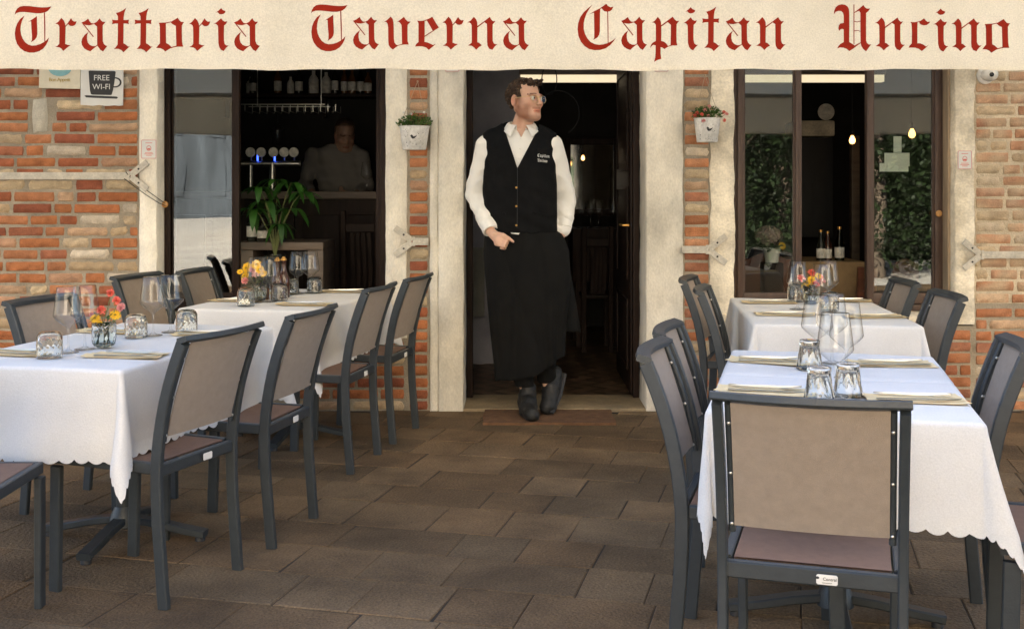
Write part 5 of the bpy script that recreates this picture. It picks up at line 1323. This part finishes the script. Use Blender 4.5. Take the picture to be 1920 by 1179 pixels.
for s_,pts in ((s1,[h(986,.035,.012),h(989,-.10,.012),h(997,-.235,.012)]),(s2,[h(1026,-.035,.02),h(1040,.055,.10),h(1053,.13,.215)])):
    mb=MB(); mb.tube(pts,[.040,.047,.038],16,flat=.28); mb.build('sole',M['ink'],s_)

# ================================================================ the barman in the dark bar
bm_=empty('person',P(645,300,9.45)); bm_.location.z=0
tag(bm_,'barman in a pale shirt bending over the counter in the dark bar','person')
BX=lambda px:(px-645)/F*9.45; BZ=lambda py:CH-(py-HY)/F*9.45
def barman():
    hc=(BX(652),-.16,BZ(256)); Rh=Matrix.Rotation(R(18),3,'Z')@Matrix.Rotation(R(22),3,'X')
    B=lambda px,py,y=0:(BX(px),y,BZ(py))
    f=Field((-.42,-.42,0),(.42,.25,1.9),.009)
    tor=[(.80,0,0,.15,.11),(1.0,0,0,.16,.115),(1.15,0,-.02,.165,.115),(1.35,BX(640),-.06,.180,.115),(BZ(285),BX(640),-.09,.17,.095),(BZ(272),BX(642),-.10,.11,.07)]
    f.slice_ell(tor,.03); f.rc(B(645,280,-.10),(hc[0],hc[1]+.02,hc[2]-.06),.055,.05,.03); head(f,hc,Rh)
    sl_,el_,wl_=B(590,292,-.09),B(577,345,-.10),B(600,366,-.30); sr_,er_,wr_=B(682,296,-.09),B(690,350,-.08),B(672,368,-.30)
    for a,b,c in ((sl_,el_,wl_),(sr_,er_,wr_)):
        f.rc(a,b,.050,.040,.03); f.rc(b,c,.040,.028,.02); d=(np.array(c)-np.array(b)); d=d/np.linalg.norm(d); f.ell(np.array(c)+d*.04,(.032,.04,.018),.015)
        for i in range(4):
            k0=np.array(c)+d*.07+np.array((-.024+.016*i,0,0)); f.rc(k0,k0+d*.035+np.array((0,0,-.012)),.009,.008,.006); f.rc(k0+d*.035+np.array((0,0,-.012)),k0+d*.05+np.array((0,0,-.03)),.008,.007,.004)
        f.rc(np.array(c)+d*.02+np.array((.03,0,0)),np.array(c)+d*.06+np.array((.042,0,-.005)),.011,.009,.006)
    for s in (-1,1): f.rc((s*.09,0,.85),(s*.09,0,.45),.075,.055,.03); f.rc((s*.09,0,.45),(s*.09,.03,.06),.055,.04,.03); f.rc((s*.09,.03,.045),(s*.09,-.14,.035),.04,.035,.03)
    f.mesh('body',M['skin'],bm_,lambda p:face_color(p,hc,Rh,1,False)*.4,1)  # skin tint scaled down to paint in the dim bar
    f=Field((-.42,-.42,.95),(.42,.25,1.66),.009)
    f.slice_ell([(z,x,y,a+.014,b+.014) for z,x,y,a,b in tor if z>.95],.03)
    for a,b,c in ((sl_,el_,wl_),(sr_,er_,wr_)): f.rc(a,b,.066,.056,.03); f.rc(b,np.array(b)*.45+np.array(c)*.55,.056,.046,.02)
    X_,Y_,Z_=f.coords(); f.V=f.V+(.006*np.sin(40*X_+50*Z_)*np.sin(26*Z_-20*X_)+0*Y_).astype(np.float32); f.cut(.05-np.sqrt((X_-BX(645))**2+(Y_+.12)**2)+0*Z_)
    f.mesh('shirt',M['shirt_shaded'],bm_,None,1)
    f=Field((-.25,-.2,.0),(.25,.2,1.02),.012)
    f.slice_ell([(.80,0,0,.165,.125),(1.0,0,0,.172,.125)],.03)
    for s in (-1,1): f.rc((s*.09,0,.85),(s*.09,0,.45),.088,.068,.03); f.rc((s*.09,0,.45),(s*.09,.03,.10),.068,.058,.03)
    f.mesh('trousers',M['apron'],bm_,None,1)
    T=lambda p:np.array(hc)+np.array(Rh)@np.array(p)
    f=Field((hc[0]-.16,hc[1]-.16,hc[2]-.14),(hc[0]+.16,hc[1]+.16,hc[2]+.16),.008)
    f.ell(T((0,.026,.045)),(.084,.104,.096),.01,np.array(Rh)); X_,Y_,Z_=f.coords(); f.cut(np.minimum(-(Y_-hc[1]+.03),(hc[2]+.075)-Z_)+0*X_); f.cut(hc[2]-.04-Z_+0*X_*Y_)
    f.mesh('hair',M['hair'],bm_,None,1)
barman()
# ================================================================ inside the bar
def seen(px,py,d): return P(px,py,d)
bar=empty('bar_counter',(0,0,0)); tag(bar,'dark wooden bar counter with a grey brown top behind the left window','counter')
d=8.6; zt_=CH-(359-HY)/F*d; zb_=CH-(373-HY)/F*d
mb=MB(); mb.box((-3.0,d-D0,zb_),(-.64,d-D0+.42,zt_),bev=.008); mb.build('top',M['wood_bar'],bar)
mb=MB(); mb.box((-3.0,d-D0+.06,.0),(-.64,d-D0+.12,zb_-.001))
for k in range(7): mb.box((-2.95+k*.34,d-D0+.035,.15),(-2.95+k*.34+.28,d-D0+.0595,zb_-.12),bev=.008)
mb.build('front_panel',M['wood_dark'],bar)
# bottle shelf on the back wall
d=10.2
sh_=empty('bottle_shelf',(0,0,0)); tag(sh_,'dark shelf of bottles high on the wall behind the bar','shelf')
zs=seen(600,178,d).z
mb=MB(); mb.box((-2.95,d-D0-.15,zs-.03),(-.75,d-D0+.15,zs),bev=.004); mb.build('board',M['wood_dark'],sh_)
mb=MB()
for x in (-2.6,-1.7,-.85): mb.box((x,d-D0+.02,zs-.20),(x+.03,d-D0+.149,zs-.031))
mb.build('bracket',M['wood_dark'],sh_)
bt=[(470,'label',.045,.17),(474,'bottle_dark',.03,.2),(520,'bottle_amber',.034,.25),(545,'label',.032,.16),(560,'bottle_dark',.034,.24),(588,'plate',.044,.215),(611,'label',.044,.21),(628,'bottle_dark',.03,.24),(645,'yellow',.03,.24),(660,'bottle_amber',.036,.22),(675,'glass_dark',.034,.24),(690,'bottle_amber',.034,.2)]
lbs=['squat pale bottle at the left end of the high shelf','dark slim bottle behind the squat one on the high shelf','amber bottle with a reddish label on the high shelf','short pale can on the high shelf','dark bottle right of the pale can on the high shelf','white labelled bottle in the middle of the high shelf','square bottle with a dark label on the high shelf','dark slim bottle right of the square one on the high shelf','yellow capped bottle on the high shelf','amber bottle right of the yellow capped one on the high shelf','greenish bottle near the right end of the high shelf','last amber bottle at the right end of the high shelf']
for i,(px,m,r,h_) in enumerate(bt):
    p=seen(px,178,d-(.03 if i%2 else -.03)); 
    bottle(Vector((p.x,d-D0-(.03 if i%2 else -.05),zs+.001)),[(0,0),(r*.95,0),(r,.006),(r,h_*.6),(r*.8,h_*.7),(r*.36,h_*.82),(r*.34,h_*.97),(0,h_*.97)],M[m if m not in('yellow',) else 'bottle_amber'],lbs[i],'bottle','bottles on the high shelf',[(r*.40,h_*.971),(r*.40,h_*1.06),(0,h_*1.06)],(r,h_*.15,h_*.5,M['label']),M['yellow'] if m=='yellow' else M['ink'])
# glass rack with one hanging glass
rk=empty('glass_rack',(0,0,0)); tag(rk,'thin metal glass rack hanging above the bar','rack')
d=8.8; z0=seen(500,196,d).z; z1=seen(500,209,d).z
mb=MB(); a=seen(452,196,d).x; b=seen(634,196,d).x
mb.tube([(a,d-D0,z0),(b-.10,d-D0,z0)],.004,6); mb.tube([(a,d-D0+.25,z0),(b-.10,d-D0+.25,z0)],.004,6)
for k in range(13):
    x=a+.03+k*(b-a-.05)/12; mb.tube([(x,d-D0,z0),(x,d-D0,z1),(x,d-D0+.25,z1),(x,d-D0+.25,z0)],.0028,5)
for x in (a+.1,b-.15): mb.tube([(x,d-D0+.12,z0),(x,d-D0+.12,2.74)],.004,5); mb.tube([(x,d-D0,z0),(x,d-D0+.25,z0)],.003,5)
mb.build('frame',M['steel'],rk)
p=seen(515,207,d); put(WG,Vector((p.x,d-D0+.12,z1+.006)),0,'wine glass hanging upside down from the rack above the bar','wine glass',None,flip=True,sc=1.15)
# beer tap
tp=empty('beer_tap',(0,0,0)); tag(tp,'chrome beer tap bar with round badges on the bar counter','beer tap')
d=8.75; a=seen(440,307,d); b=seen(563,307,d)
mb=MB(); mb.tube([(a.x,a.y,a.z),(b.x,b.y,b.z)],.022,14); mb.tube([(seen(511,0,d).x,a.y,zt_),(seen(511,0,d).x,a.y,a.z)],.026,12); mb.tube([(seen(470,0,d).x,a.y,zt_),(seen(470,0,d).x,a.y,a.z)],.02,12); mb.build('pipe',M['steel'],tp)
for px in (471,491,514,534,552):
    q=seen(px,286,d); mb=MB(); mb.lathe([(0,0),(.036,0),(.038,.004),(.036,.014),(0,.014)],20,M=Matrix.Translation((q.x,a.y-.02,q.z))@Matrix.Rotation(R(90),4,'X')); bd=mb.build('badge',M['label'],tp)
    mb=MB(); mb.tube([(q.x,a.y,q.z-.03),(q.x,a.y,a.z)],.006,6); mb.build('lever',M['steel'],bd)
for px in (485,517):
    q=seen(px,295,d); mb=MB(); mb.box((q.x-.008,a.y-.03,q.z-.03),(q.x+.004,a.y-.022,q.z+.02),bev=.002); mb.build('blue_light',M['blueled'],tp)
p=seen(688,366,8.75); put(WG,Vector((p.x,8.75-D0,zt_)),0,'wine glass standing on the bar counter beside the barman','wine glass',None,sc=1.0)
# little table inside the window with plant, bottles and a chair
it=empty('side_table',(0,0,0)); tag(it,'rustic wooden box table inside the left window','table')
d=7.25; a=seen(455,452,d); b=seen(614,452,d)
mb=MB(); mb.box((a.x,d-D0-.16,a.z-.05),(b.x,d-D0+.30,a.z),bev=.006); mb.build('tabletop',M['wood_bar'],it)
mb=MB(); mb.box((b.x-.10,d-D0-.15,0.012),(b.x-.002,d-D0+.29,a.z-.051),bev=.004); mb.build('leg',M['wood_bar'],it)
mb=MB(); mb.box((a.x+.002,d-D0-.15,0.012),(a.x+.10,d-D0+.29,a.z-.051),bev=.004); mb.build('leg',M['wood_bar'],it)
zt2=a.z
for px,l,h_ in ((474,'dark bottle with a label left of the green plant inside the left window',.19),(494,'clear bottle beside the green plant inside the left window',.13)):
    p=seen(px,452,d); bottle(Vector((p.x,d-D0-.03,zt2+.001)),[(0,0),(.030,0),(.031,.004),(.031,h_*.6),(.012,h_*.78),(.011,h_),(0,h_)],M['bottle_dark'] if h_>.15 else M['glass'],l,'bottle',None,[(.013,h_+.0005),(.013,h_+.02),(0,h_+.021)],(.0312,h_*.15,h_*.5,M['label']),M['ink'])
def plant():
    d=7.02; root=empty('foliage_plant',seen(516,478,d)); tag(root,'tall green plant with long fingered leaves inside the left window','plant'); o=root.location.copy(); rr=random.Random(8)
    mb=MB(); zpot=-(o.z-.0)+.0
    mb.lathe([(.05,-.17),(.065,-.02),(.068,0),(.060,0),(.058,-.015),(0,-.016)],20,(0,0,-.0)); mb.build('pot',M['bottle_dark'],root)
    stp=MB(); lf=MB()
    nodes=[(486,352,.0),(545,343,.02),(518,338,.05),(566,362,-.02),(502,378,-.06),(548,392,-.05),(478,392,-.02),(528,420,-.05)]
    for (px,py,yo) in nodes:
        c=P(px,py,d)-o+Vector((0,yo,0)); stp.tube([(0,0,-.01),(c.x*.25,yo*.2,c.z*.45),(c.x*.7,yo*.7,c.z*.85),c],[.006,.005,.003,.002],6)
        nl=rr.choice([5,6,7]); base=rr.random()*6.28
        for k in range(nl):
            a=base+2*PI*k/nl+rr.uniform(-.2,.2); e=Vector((math.cos(a),math.sin(a)*.8,0)); L=rr.uniform(.15,.215)*(1.0 if py<400 else .75); w=L*.125; drop=rr.uniform(.55,1.35)
            q=rr.uniform(.6,1.5); lf.cc=(q,q,q*.9); t=Vector((-e.y,e.x,0)).normalized(); prev=None
            for s in range(8):
                u=s/7; p=c+e*(L*u*(1-.18*drop*u))+Vector((0,0,L*(.16*u-drop*.75*u*u))); ww=w*math.sin(PI*min(1,u*.93+.05))**.8*(1 if u<.99 else .1); fold=Vector((0,0,ww*.35))
                row=[lf.vert(p-t*ww+fold),lf.vert(p),lf.vert(p+t*ww+fold)]
                if prev: lf.face(prev[0],prev[1],row[1],row[0]); lf.face(prev[1],prev[2],row[2],row[1])
                prev=row
    stp.build('stem',M['stem'],root); lf.build('leaf',M['plantleaf'],root,colors=True,fix=False,ang=180)
    # a plain stand carries the pot
    return o
po=plant()
mb=MB(); mb.box((po.x-.12,po.y-.10,po.z-.20),(po.x+.12,po.y+.10,po.z-.171),bev=.004)
for sx in (-1,1):
    for sy in (-1,1): mb.box((po.x+sx*.10-.012,po.y+sy*.08-.012,.012),(po.x+sx*.10+.012,po.y+sy*.08+.012,po.z-.2005))
tag(mb.build('plant_stand',M['wood_dark']),'dark stand under the green plant inside the left window','stand')
def ladder_chair(px0,px1,pyt,d,lab,m,curve=0,pts=True):
    a=seen(px0,pyt,d); b=seen(px1,pyt,d); root=empty('dining_chair',((a.x+b.x)/2,d-D0,0)); tag(root,lab,'chair','dark wooden chairs in the dining room'); w=(b.x-a.x)/2; H=a.z
    for sx in (-1,1):
        mb=MB(); mb.bar([(sx*(w-.02),.02,.012),(sx*(w-.02),0,.45),(sx*(w-.02),-.05,H-(.05 if curve else 0))],.04,.035); mb.build('leg',m,root)
        mb=MB(); mb.bar([(sx*(w-.02),.42,.012),(sx*(w-.02),.42,.43)],.04,.035); mb.build('leg',m,root)
    mb=MB(); mb.box((-w,-.01,.431),(w,.45,.46),bev=.008); mb.build('seat',m,root)
    mb=MB()
    if curve:
        n=14; mb.prism([[(-w+2*w*k/n,H-.17+curve*math.sin(PI*k/n)+.10) for k in range(n+1)]+[(w-2*w*k/n,H-.30+.3*curve*math.sin(PI*k/n)) for k in range(n+1)]],lambda x,y,t:(x,-.06+t,y),.025)
    else:
        mb.bar([(-w+.041,-.045,H-.12),(w-.041,-.045,H-.12)],.02,.06,side=(0,1,0))
        for k in range(4): x=-w+.08+k*(2*w-.16)/3; mb.bar([(x,-.02,.47),(x+.012,-.03,.70),(x,-.044,H-.155)],.03,.016)
    mb.build('backrest',m,root)
ladder_chair(640,714,395,8.1,'tall dark slatted chair inside the left window, at the bar front',M['wood_dark'])
# doorway and right window rooms
def in_table(px0,px1,py,d,lab,clothm,depth=.7):
    a=seen(px0,py,d); b=seen(px1,py,d); root=empty('dining_table',(0,0,0)); tag(root,lab,'table','tables in the dining room')
    mb=MB(); mb.box((a.x,d-D0,a.z-.03),(b.x,d-D0+depth,a.z),bev=.005); mb.build('tabletop',M['wood_dark'],root)
    mb=MB(); e=.004
    def sk(u,v):
        q=u*4; k=int(min(3,q)); t=q-k; x0,x1,y0,y1=a.x-e,b.x+e,d-D0-e,d-D0+depth+e
        c=[(x0,y0),(x1,y0),(x1,y1),(x0,y1),(x0,y0)]; x=c[k][0]+(c[k+1][0]-c[k][0])*t; y=c[k][1]+(c[k+1][1]-c[k][1])*t
        f=.012*v*math.sin(u*60)
        return (x+(f if k%2 else 0),y+(0 if k%2 else f),a.z+.003-v*.42)
    mb.grid(sk,160,8); mb.box((a.x-e,d-D0-e,a.z+.0015),(b.x+e,d-D0+depth+e,a.z+.0035)); mb.build('tablecloth',clothm,root)
    for x in (a.x+.05,b.x-.05):
        for y in (d-D0+.05,d-D0+depth-.05):
            mb=MB(); mb.box((x-.025,y-.025,.012),(x+.025,y+.025,a.z-.031)); mb.build('leg',M['wood_dark'],root)
    return a
ta=in_table(1500,1622,492,7.55,'tan cloth covered dining table seen through the open middle of the right window',M['wood_tan'],.6)
for px,l,r,h_,m in ((1543,'dark wine bottle with a pale base on the dining table in the right window',.030,.20,'bottle_dark'),(1556,'oil bottle with a pourer top on the dining table in the right window',.026,.19,'oil'),(1578,'pale patterned bottle on the dining table in the right window',.032,.22,'glass_dark')):
    p=seen(px,492,7.65); bottle(Vector((p.x,7.70-D0,ta.z+.005)),[(0,0),(r,0),(r,h_*.55),(r*.5,h_*.75),(r*.4,h_*.95),(0,h_*.95)],M[m],l,'bottle','bottles on the dining table',[(r*.45,h_*.951),(r*.45,h_*1.03),(0,h_*1.03)],(r,h_*.08,h_*.4,M['label']),M['brass'])
tb=in_table(1385,1466,500,7.35,'tan cloth covered table behind the left sash of the right window',M['wood_tan'],.5)
ladder_chair(1392,1478,470,7.25,'curved red wooden chair back behind the left sash of the right window',M['wood_red'],.06)
ladder_chair(1668,1716,478,7.3,'curved red wooden chair back behind the right sash of the right window',M['wood_red'],.05)
ladder_chair(1604,1640,500,7.4,'red wooden chair beside the tan table in the right window',M['wood_red'])
# hydrangea pot
p=seen(1447,492,7.12); root=empty('flower_pot',Vector((p.x,p.y,SILL+.0))); 
st=MB(); st.box((p.x-.06,p.y-.06,.012),(p.x+.06,p.y+.06,p.z-.001),bev=.004); tag(st.build('pot_stand',M['wood_dark']),'dark stand under the flower pot behind the left sash of the right window','stand')
root.location=(p.x,p.y,p.z); tag(root,'pot of dusky hydrangea with one yellow flower behind the left sash of the right window','flowers')
mb=MB(); mb.lathe([(.040,0),(.052,.085),(.054,.09),(.046,.09),(.045,.08),(0,.08)],20); mb.build('pot',M['plate'],root)
rr=random.Random(44)
mb=MB()
for k in range(330):
    e=Vector((rr.gauss(0,1),rr.gauss(0,1),rr.gauss(.2,1))).normalized(); c=Vector((-.02,0,.165))+Vector((e.x*.085,e.y*.06,e.z*.062))*rr.uniform(.8,1.05); t=e.orthogonal().normalized(); t2=e.cross(t); q=rr.random()*6; a=t*math.cos(q)+t2*math.sin(q); b=e.cross(a); s=.012
    ix=[mb.vert(c+a*s),mb.vert(c+b*s+e*.003),mb.vert(c-a*s),mb.vert(c-b*s+e*.003)]; mb.face(*ix)
mb.build('hydrangea',M['mauve'],root,smooth=False,fix=False)
flower(root,Vector((.055,-.04,.105)),Vector((.3,-1,.4)),'yellow',.026,rr)
mb=MB()
for k in range(30):
    a=rr.random()*6.28; b=Vector((math.cos(a)*.03,math.sin(a)*.03,.09)); e=Vector((math.cos(a),math.sin(a),rr.uniform(-.3,.6))).normalized(); t=Vector((-e.y,e.x,0))*.015; mb.cc=(.8,.8,.8)
    mb.face(*[mb.vert(v) for v in (b,b+e*.04+t,b+e*.08,b+e*.04-t)])
mb.build('leaf',M['leaf'],root,colors=True,smooth=False,fix=False)
# screen and stone fireplace shapes deep in the right room
a=seen(1497,258,9.9); b=seen(1562,445,9.9)
mb=MB(); mb.box((a.x,a.y,b.z),(b.x,a.y+.06,a.z),bev=.004); tag(mb.build('dark_cabinet',M['ink']),'tall black cabinet deep in the room behind the right window','cabinet')
a=seen(1497,226,10.0); b=seen(1566,256,10.0)
mb=MB(); mb.box((a.x,a.y,b.z),(b.x,a.y+.5,a.z),bev=.02); tag(mb.build('stone_lintel',M['stone_worn']),'rough stone beam above the black cabinet behind the right window','stone')
a=seen(1534,196,10.05); b=seen(1566,224,10.05)
mb=MB(); mb.lathe([(0,0),(.06,0),(.072,.006),(.074,.012),(.05,.010),(0,.008)],24,M=Matrix.Translation(((a.x+b.x)/2,a.y+.03,(a.z+b.z)/2))@Matrix.Rotation(R(90),4,'X')); tag(mb.build('wall_plate',M['label']),'pale decorative plate on the wall above the stone beam in the right window','plate')
a=seen(1597,255,9.6); b=seen(1612,440,9.6)
mb=MB(); mb.box((a.x,a.y,0.012),(b.x,a.y+.08,a.z),bev=.004); tag(mb.build('wooden_post',M['wood_bar']),'upright wooden post deep in the room behind the right window','post')
tc=in_table(1075,1168,430,9.2,'dark dining table inside the doorway, right of the waiter',M['wood_dark'],.6)
for k,px in enumerate((1090,1108,1122,1150)):
    p=seen(px,430,9.35); put(WG,Vector((p.x,9.38-D0,tc.z+.005)),0,['first','second','third','fourth'][k]+' wine glass from the left on the dark dining table inside the doorway','wine glass','wine glasses on the dark dining table')
ladder_chair(1090,1150,425,8.9,'dark wooden chair in front of the dining table inside the doorway',M['wood_dark'])
mb=MB(); p=seen(1030,150,7.6); 
mb.tube([(p.x+.05*math.cos(a),p.y,p.z+.10*math.sin(a)) for a in [k*PI/12 for k in range(25)]],.004,6); mb.tube([(p.x,p.y,p.z+.10),(p.x,p.y,2.74)],.003,5); mb.tube([(p.x+.14*math.cos(a)+.06,p.y+.02,p.z-.22+.15*math.sin(a)) for a in [-PI/3+k*PI/12 for k in range(16)]],.004,6)
tag(mb.build('hanging_wire',M['black_cord']),'dark looped wire hanging above the waiter in the doorway','wire')

# ================================================================ the square behind the camera (seen in the window panes; the unseen upper storeys are sized to shade the terrace)
ELEV,AZ=R(30),R(-22)                            # the sun stands behind the restaurant: its own shadow covers the terrace
sunv=Vector((math.sin(AZ)*math.cos(ELEV),math.cos(AZ)*math.cos(ELEV),math.sin(ELEV)))
HR=7.4*math.tan(ELEV)/math.cos(AZ)
mb=MB(); mb.box((-9,.002,3.6),(9,9,HR)); mb.box((-9.1,-.12,HR),(9.1,9.1,HR+.001)); 
for lo,hi in (((-9,4.3,-.2),(9,9,3.6)),((-9,.26,2.9),(9,4.3,3.6)),((-9,.3,-.2),(-7,4.3,2.9)),((7,.3,-.2),(9,4.3,2.9))): mb.box(lo,hi)
mb.build('upper_storeys',M['plaster'],rest,smooth=False)
YB=-22.0
ob=empty('opposite_building',(0,YB,0)); tag(ob,'tall plastered building across the square, seen only as a reflection in the window panes','building')
mb=MB(); mb.box((-7,-7,-.3),(34,0,13)); mb.build('wall',M['plaster'],ob,smooth=False)
mb=MB(); mb.box((-7.2,-7.2,13),(34.2,.3,13.25)); mb.build('roof',M['facade'],ob,smooth=False)
for i in range(10):
    for j in range(4):
        x=-5.8+i*3.2; z=1.0+j*3.1
        mb=MB(); mb.box((x,.001,z),(x+1.2,.05,z+1.8)); wv=mb.build('window',M['stone'],ob,smooth=False)
        mb=MB(); mb.box((x+.12,.051,z+.12),(x+1.08,.06,z+1.68)); mb.build('shutter',M['shutter'],wv,smooth=False)
lb=empty('far_building',(0,-42,0)); tag(lb,'far building across the square, seen only reflected in the left window pane','building')
mb=MB(); mb.box((-60,-8,-.3),(-9,0,12)); mb.build('wall',M['plaster_grey'],lb,smooth=False)
for i in range(22):
    for j in range(4):
        x=-48+i*1.75; z=1.0+j*2.6; mb=MB(); mb.box((x,.001,z),(x+.62,.06,z+1.35)); mb.build('window',M['plaster_grey'],lb,smooth=False)
def tree(x,y,h_,r,lab,seed):
    root=empty('tree',(x,y,0)); tag(root,lab,'tree','trees on the square'); rr=random.Random(seed)
    mb=MB(); mb.tube([(0,0,-.05),(.05,.03,h_*.25),(.0,.08,h_*.5),(.1,.0,h_*.75)],[.14,.11,.08,.03],10)
    for k in range(9):
        a=rr.random()*6.28; z=h_*rr.uniform(.2,.6); mb.tube([(0,0,z),(math.cos(a)*r*.4,math.sin(a)*r*.4,z+h_*.12),(math.cos(a)*r*.8,math.sin(a)*r*.8,z+h_*.2)],[.05,.03,.01],6)
    mb.build('trunk',M['bark'],root)
    lf=MB(); cl=[Vector((rr.gauss(0,.5)*r,rr.gauss(0,.5)*r,h_*(.05+.9*rr.random()))) for _ in range(60)]
    for k in range(9000):
        c=rr.choice(cl)+Vector((rr.gauss(0,.25),rr.gauss(0,.25),rr.gauss(0,.25)))
        if c.z<.1: continue
        e=Vector((rr.gauss(0,1),rr.gauss(0,1),rr.gauss(0,.6))).normalized(); t=e.orthogonal().normalized(); l=rr.uniform(.05,.12); w=l*.32; q=rr.uniform(.4,1.9); lf.cc=(q,q,q*.9)
        lf.face(*[lf.vert(v) for v in (c,c+e*l*.5+t*w,c+e*l,c+e*l*.5-t*w)])
    lf.build('crown',M['tree_leaf'],root,colors=True,smooth=False,fix=False)
for k,(x,y,h_,r,l) in enumerate(((3.2,-10.5,4.2,1.2,'leafy tree across the square reflected in the left sash of the right window'),(5.4,-10.0,4.6,1.3,'leafy tree across the square reflected between the sashes of the right window'),(7.4,-10.6,4.0,1.3,'leafy tree across the square reflected in the right sash of the right window'),(4.6,-12.6,4.8,1.6,'leafy tree farther back across the square reflected in the left sash of the right window'),(8.0,-12.8,4.8,1.7,'leafy tree farther back across the square reflected in the right sash of the right window'),(10.2,-12.0,4.6,1.6,'last leafy tree on the right across the square, reflected at the right window'))):
    tree(x,y,h_,r,l,60+k)

hg=empty('hedge',(6.5,-14.2,0)); tag(hg,'dark clipped hedge behind the trees across the square, added to darken the pane reflections','hedge')  # unseen, added so the gaps between the reflected trees go dark
mb=MB(); mb.box((-5.2,-.35,0),(6,.35,3.3),bev=.1); mb.build('core',M['hedge_core'],hg)
rr=random.Random(77); mb=MB()
for k in range(7000):
    c=Vector((rr.uniform(-5.3,6.1),.36+rr.random()*.14,rr.uniform(.02,3.4))); e=Vector((rr.gauss(0,1),abs(rr.gauss(.4,.6)),rr.gauss(0,.8))).normalized(); t=e.orthogonal().normalized(); l=rr.uniform(.05,.11); w=l*.35; q=rr.uniform(.4,1.8); mb.cc=(q,q,q)
    mb.face(*[mb.vert(v) for v in (c,c+e*l*.5+t*w,c+e*l,c+e*l*.5-t*w)])
mb.build('leaves',M['tree_leaf'],hg,colors=True,smooth=False,fix=False)

# ================================================================ light and camera
sun=bpy.data.lights.new('sun','SUN'); sun.energy=5.0; sun.angle=R(.5); sun.color=(1.0,.90,.74)
so=bpy.data.objects.new('sun',sun); COL.objects.link(so); so.rotation_euler=sunv.to_track_quat('Z','Y').to_euler(); so.location=(-3,8,18)
wd=bpy.data.worlds.new('World'); S.world=wd; wd.use_nodes=True; N=wd.node_tree.nodes; L=wd.node_tree.links
sk=N.new('ShaderNodeTexSky'); sk.sky_type='NISHITA'; sk.sun_disc=False; sk.dust_density=2.5; sk.air_density=.8; sk.ozone_density=.6; sk.sun_elevation=ELEV; sk.sun_rotation=math.atan2(sunv.x,sunv.y)
N['Background'].inputs[1].default_value=.10; L.new(sk.outputs[0],N['Background'].inputs[0])
cam=bpy.data.cameras.new('camera'); co=bpy.data.objects.new('camera',cam); COL.objects.link(co); S.camera=co
co.location=(0,-D0,CH); co.rotation_euler=(R(90),0,0); cam.sensor_width=36; cam.lens=36*F/1920; cam.shift_y=-(1179/2-HY)/1920; cam.clip_start=.05; cam.clip_end=500
S.view_settings.view_transform='Standard'; S.view_settings.look='None'; S.view_settings.gamma=1; S.view_settings.exposure=2.95
S.render.engine='CYCLES'; c=S.cycles; c.use_denoising=True; c.use_guiding=True; c.use_surface_guiding=True; c.use_volume_guiding=False; c.guiding_training_samples=64; c.max_bounces=10; c.diffuse_bounces=5; c.glossy_bounces=4; c.transmission_bounces=10; c.transparent_max_bounces=12; c.caustics_reflective=False; c.caustics_refractive=False; c.sample_clamp_indirect=6
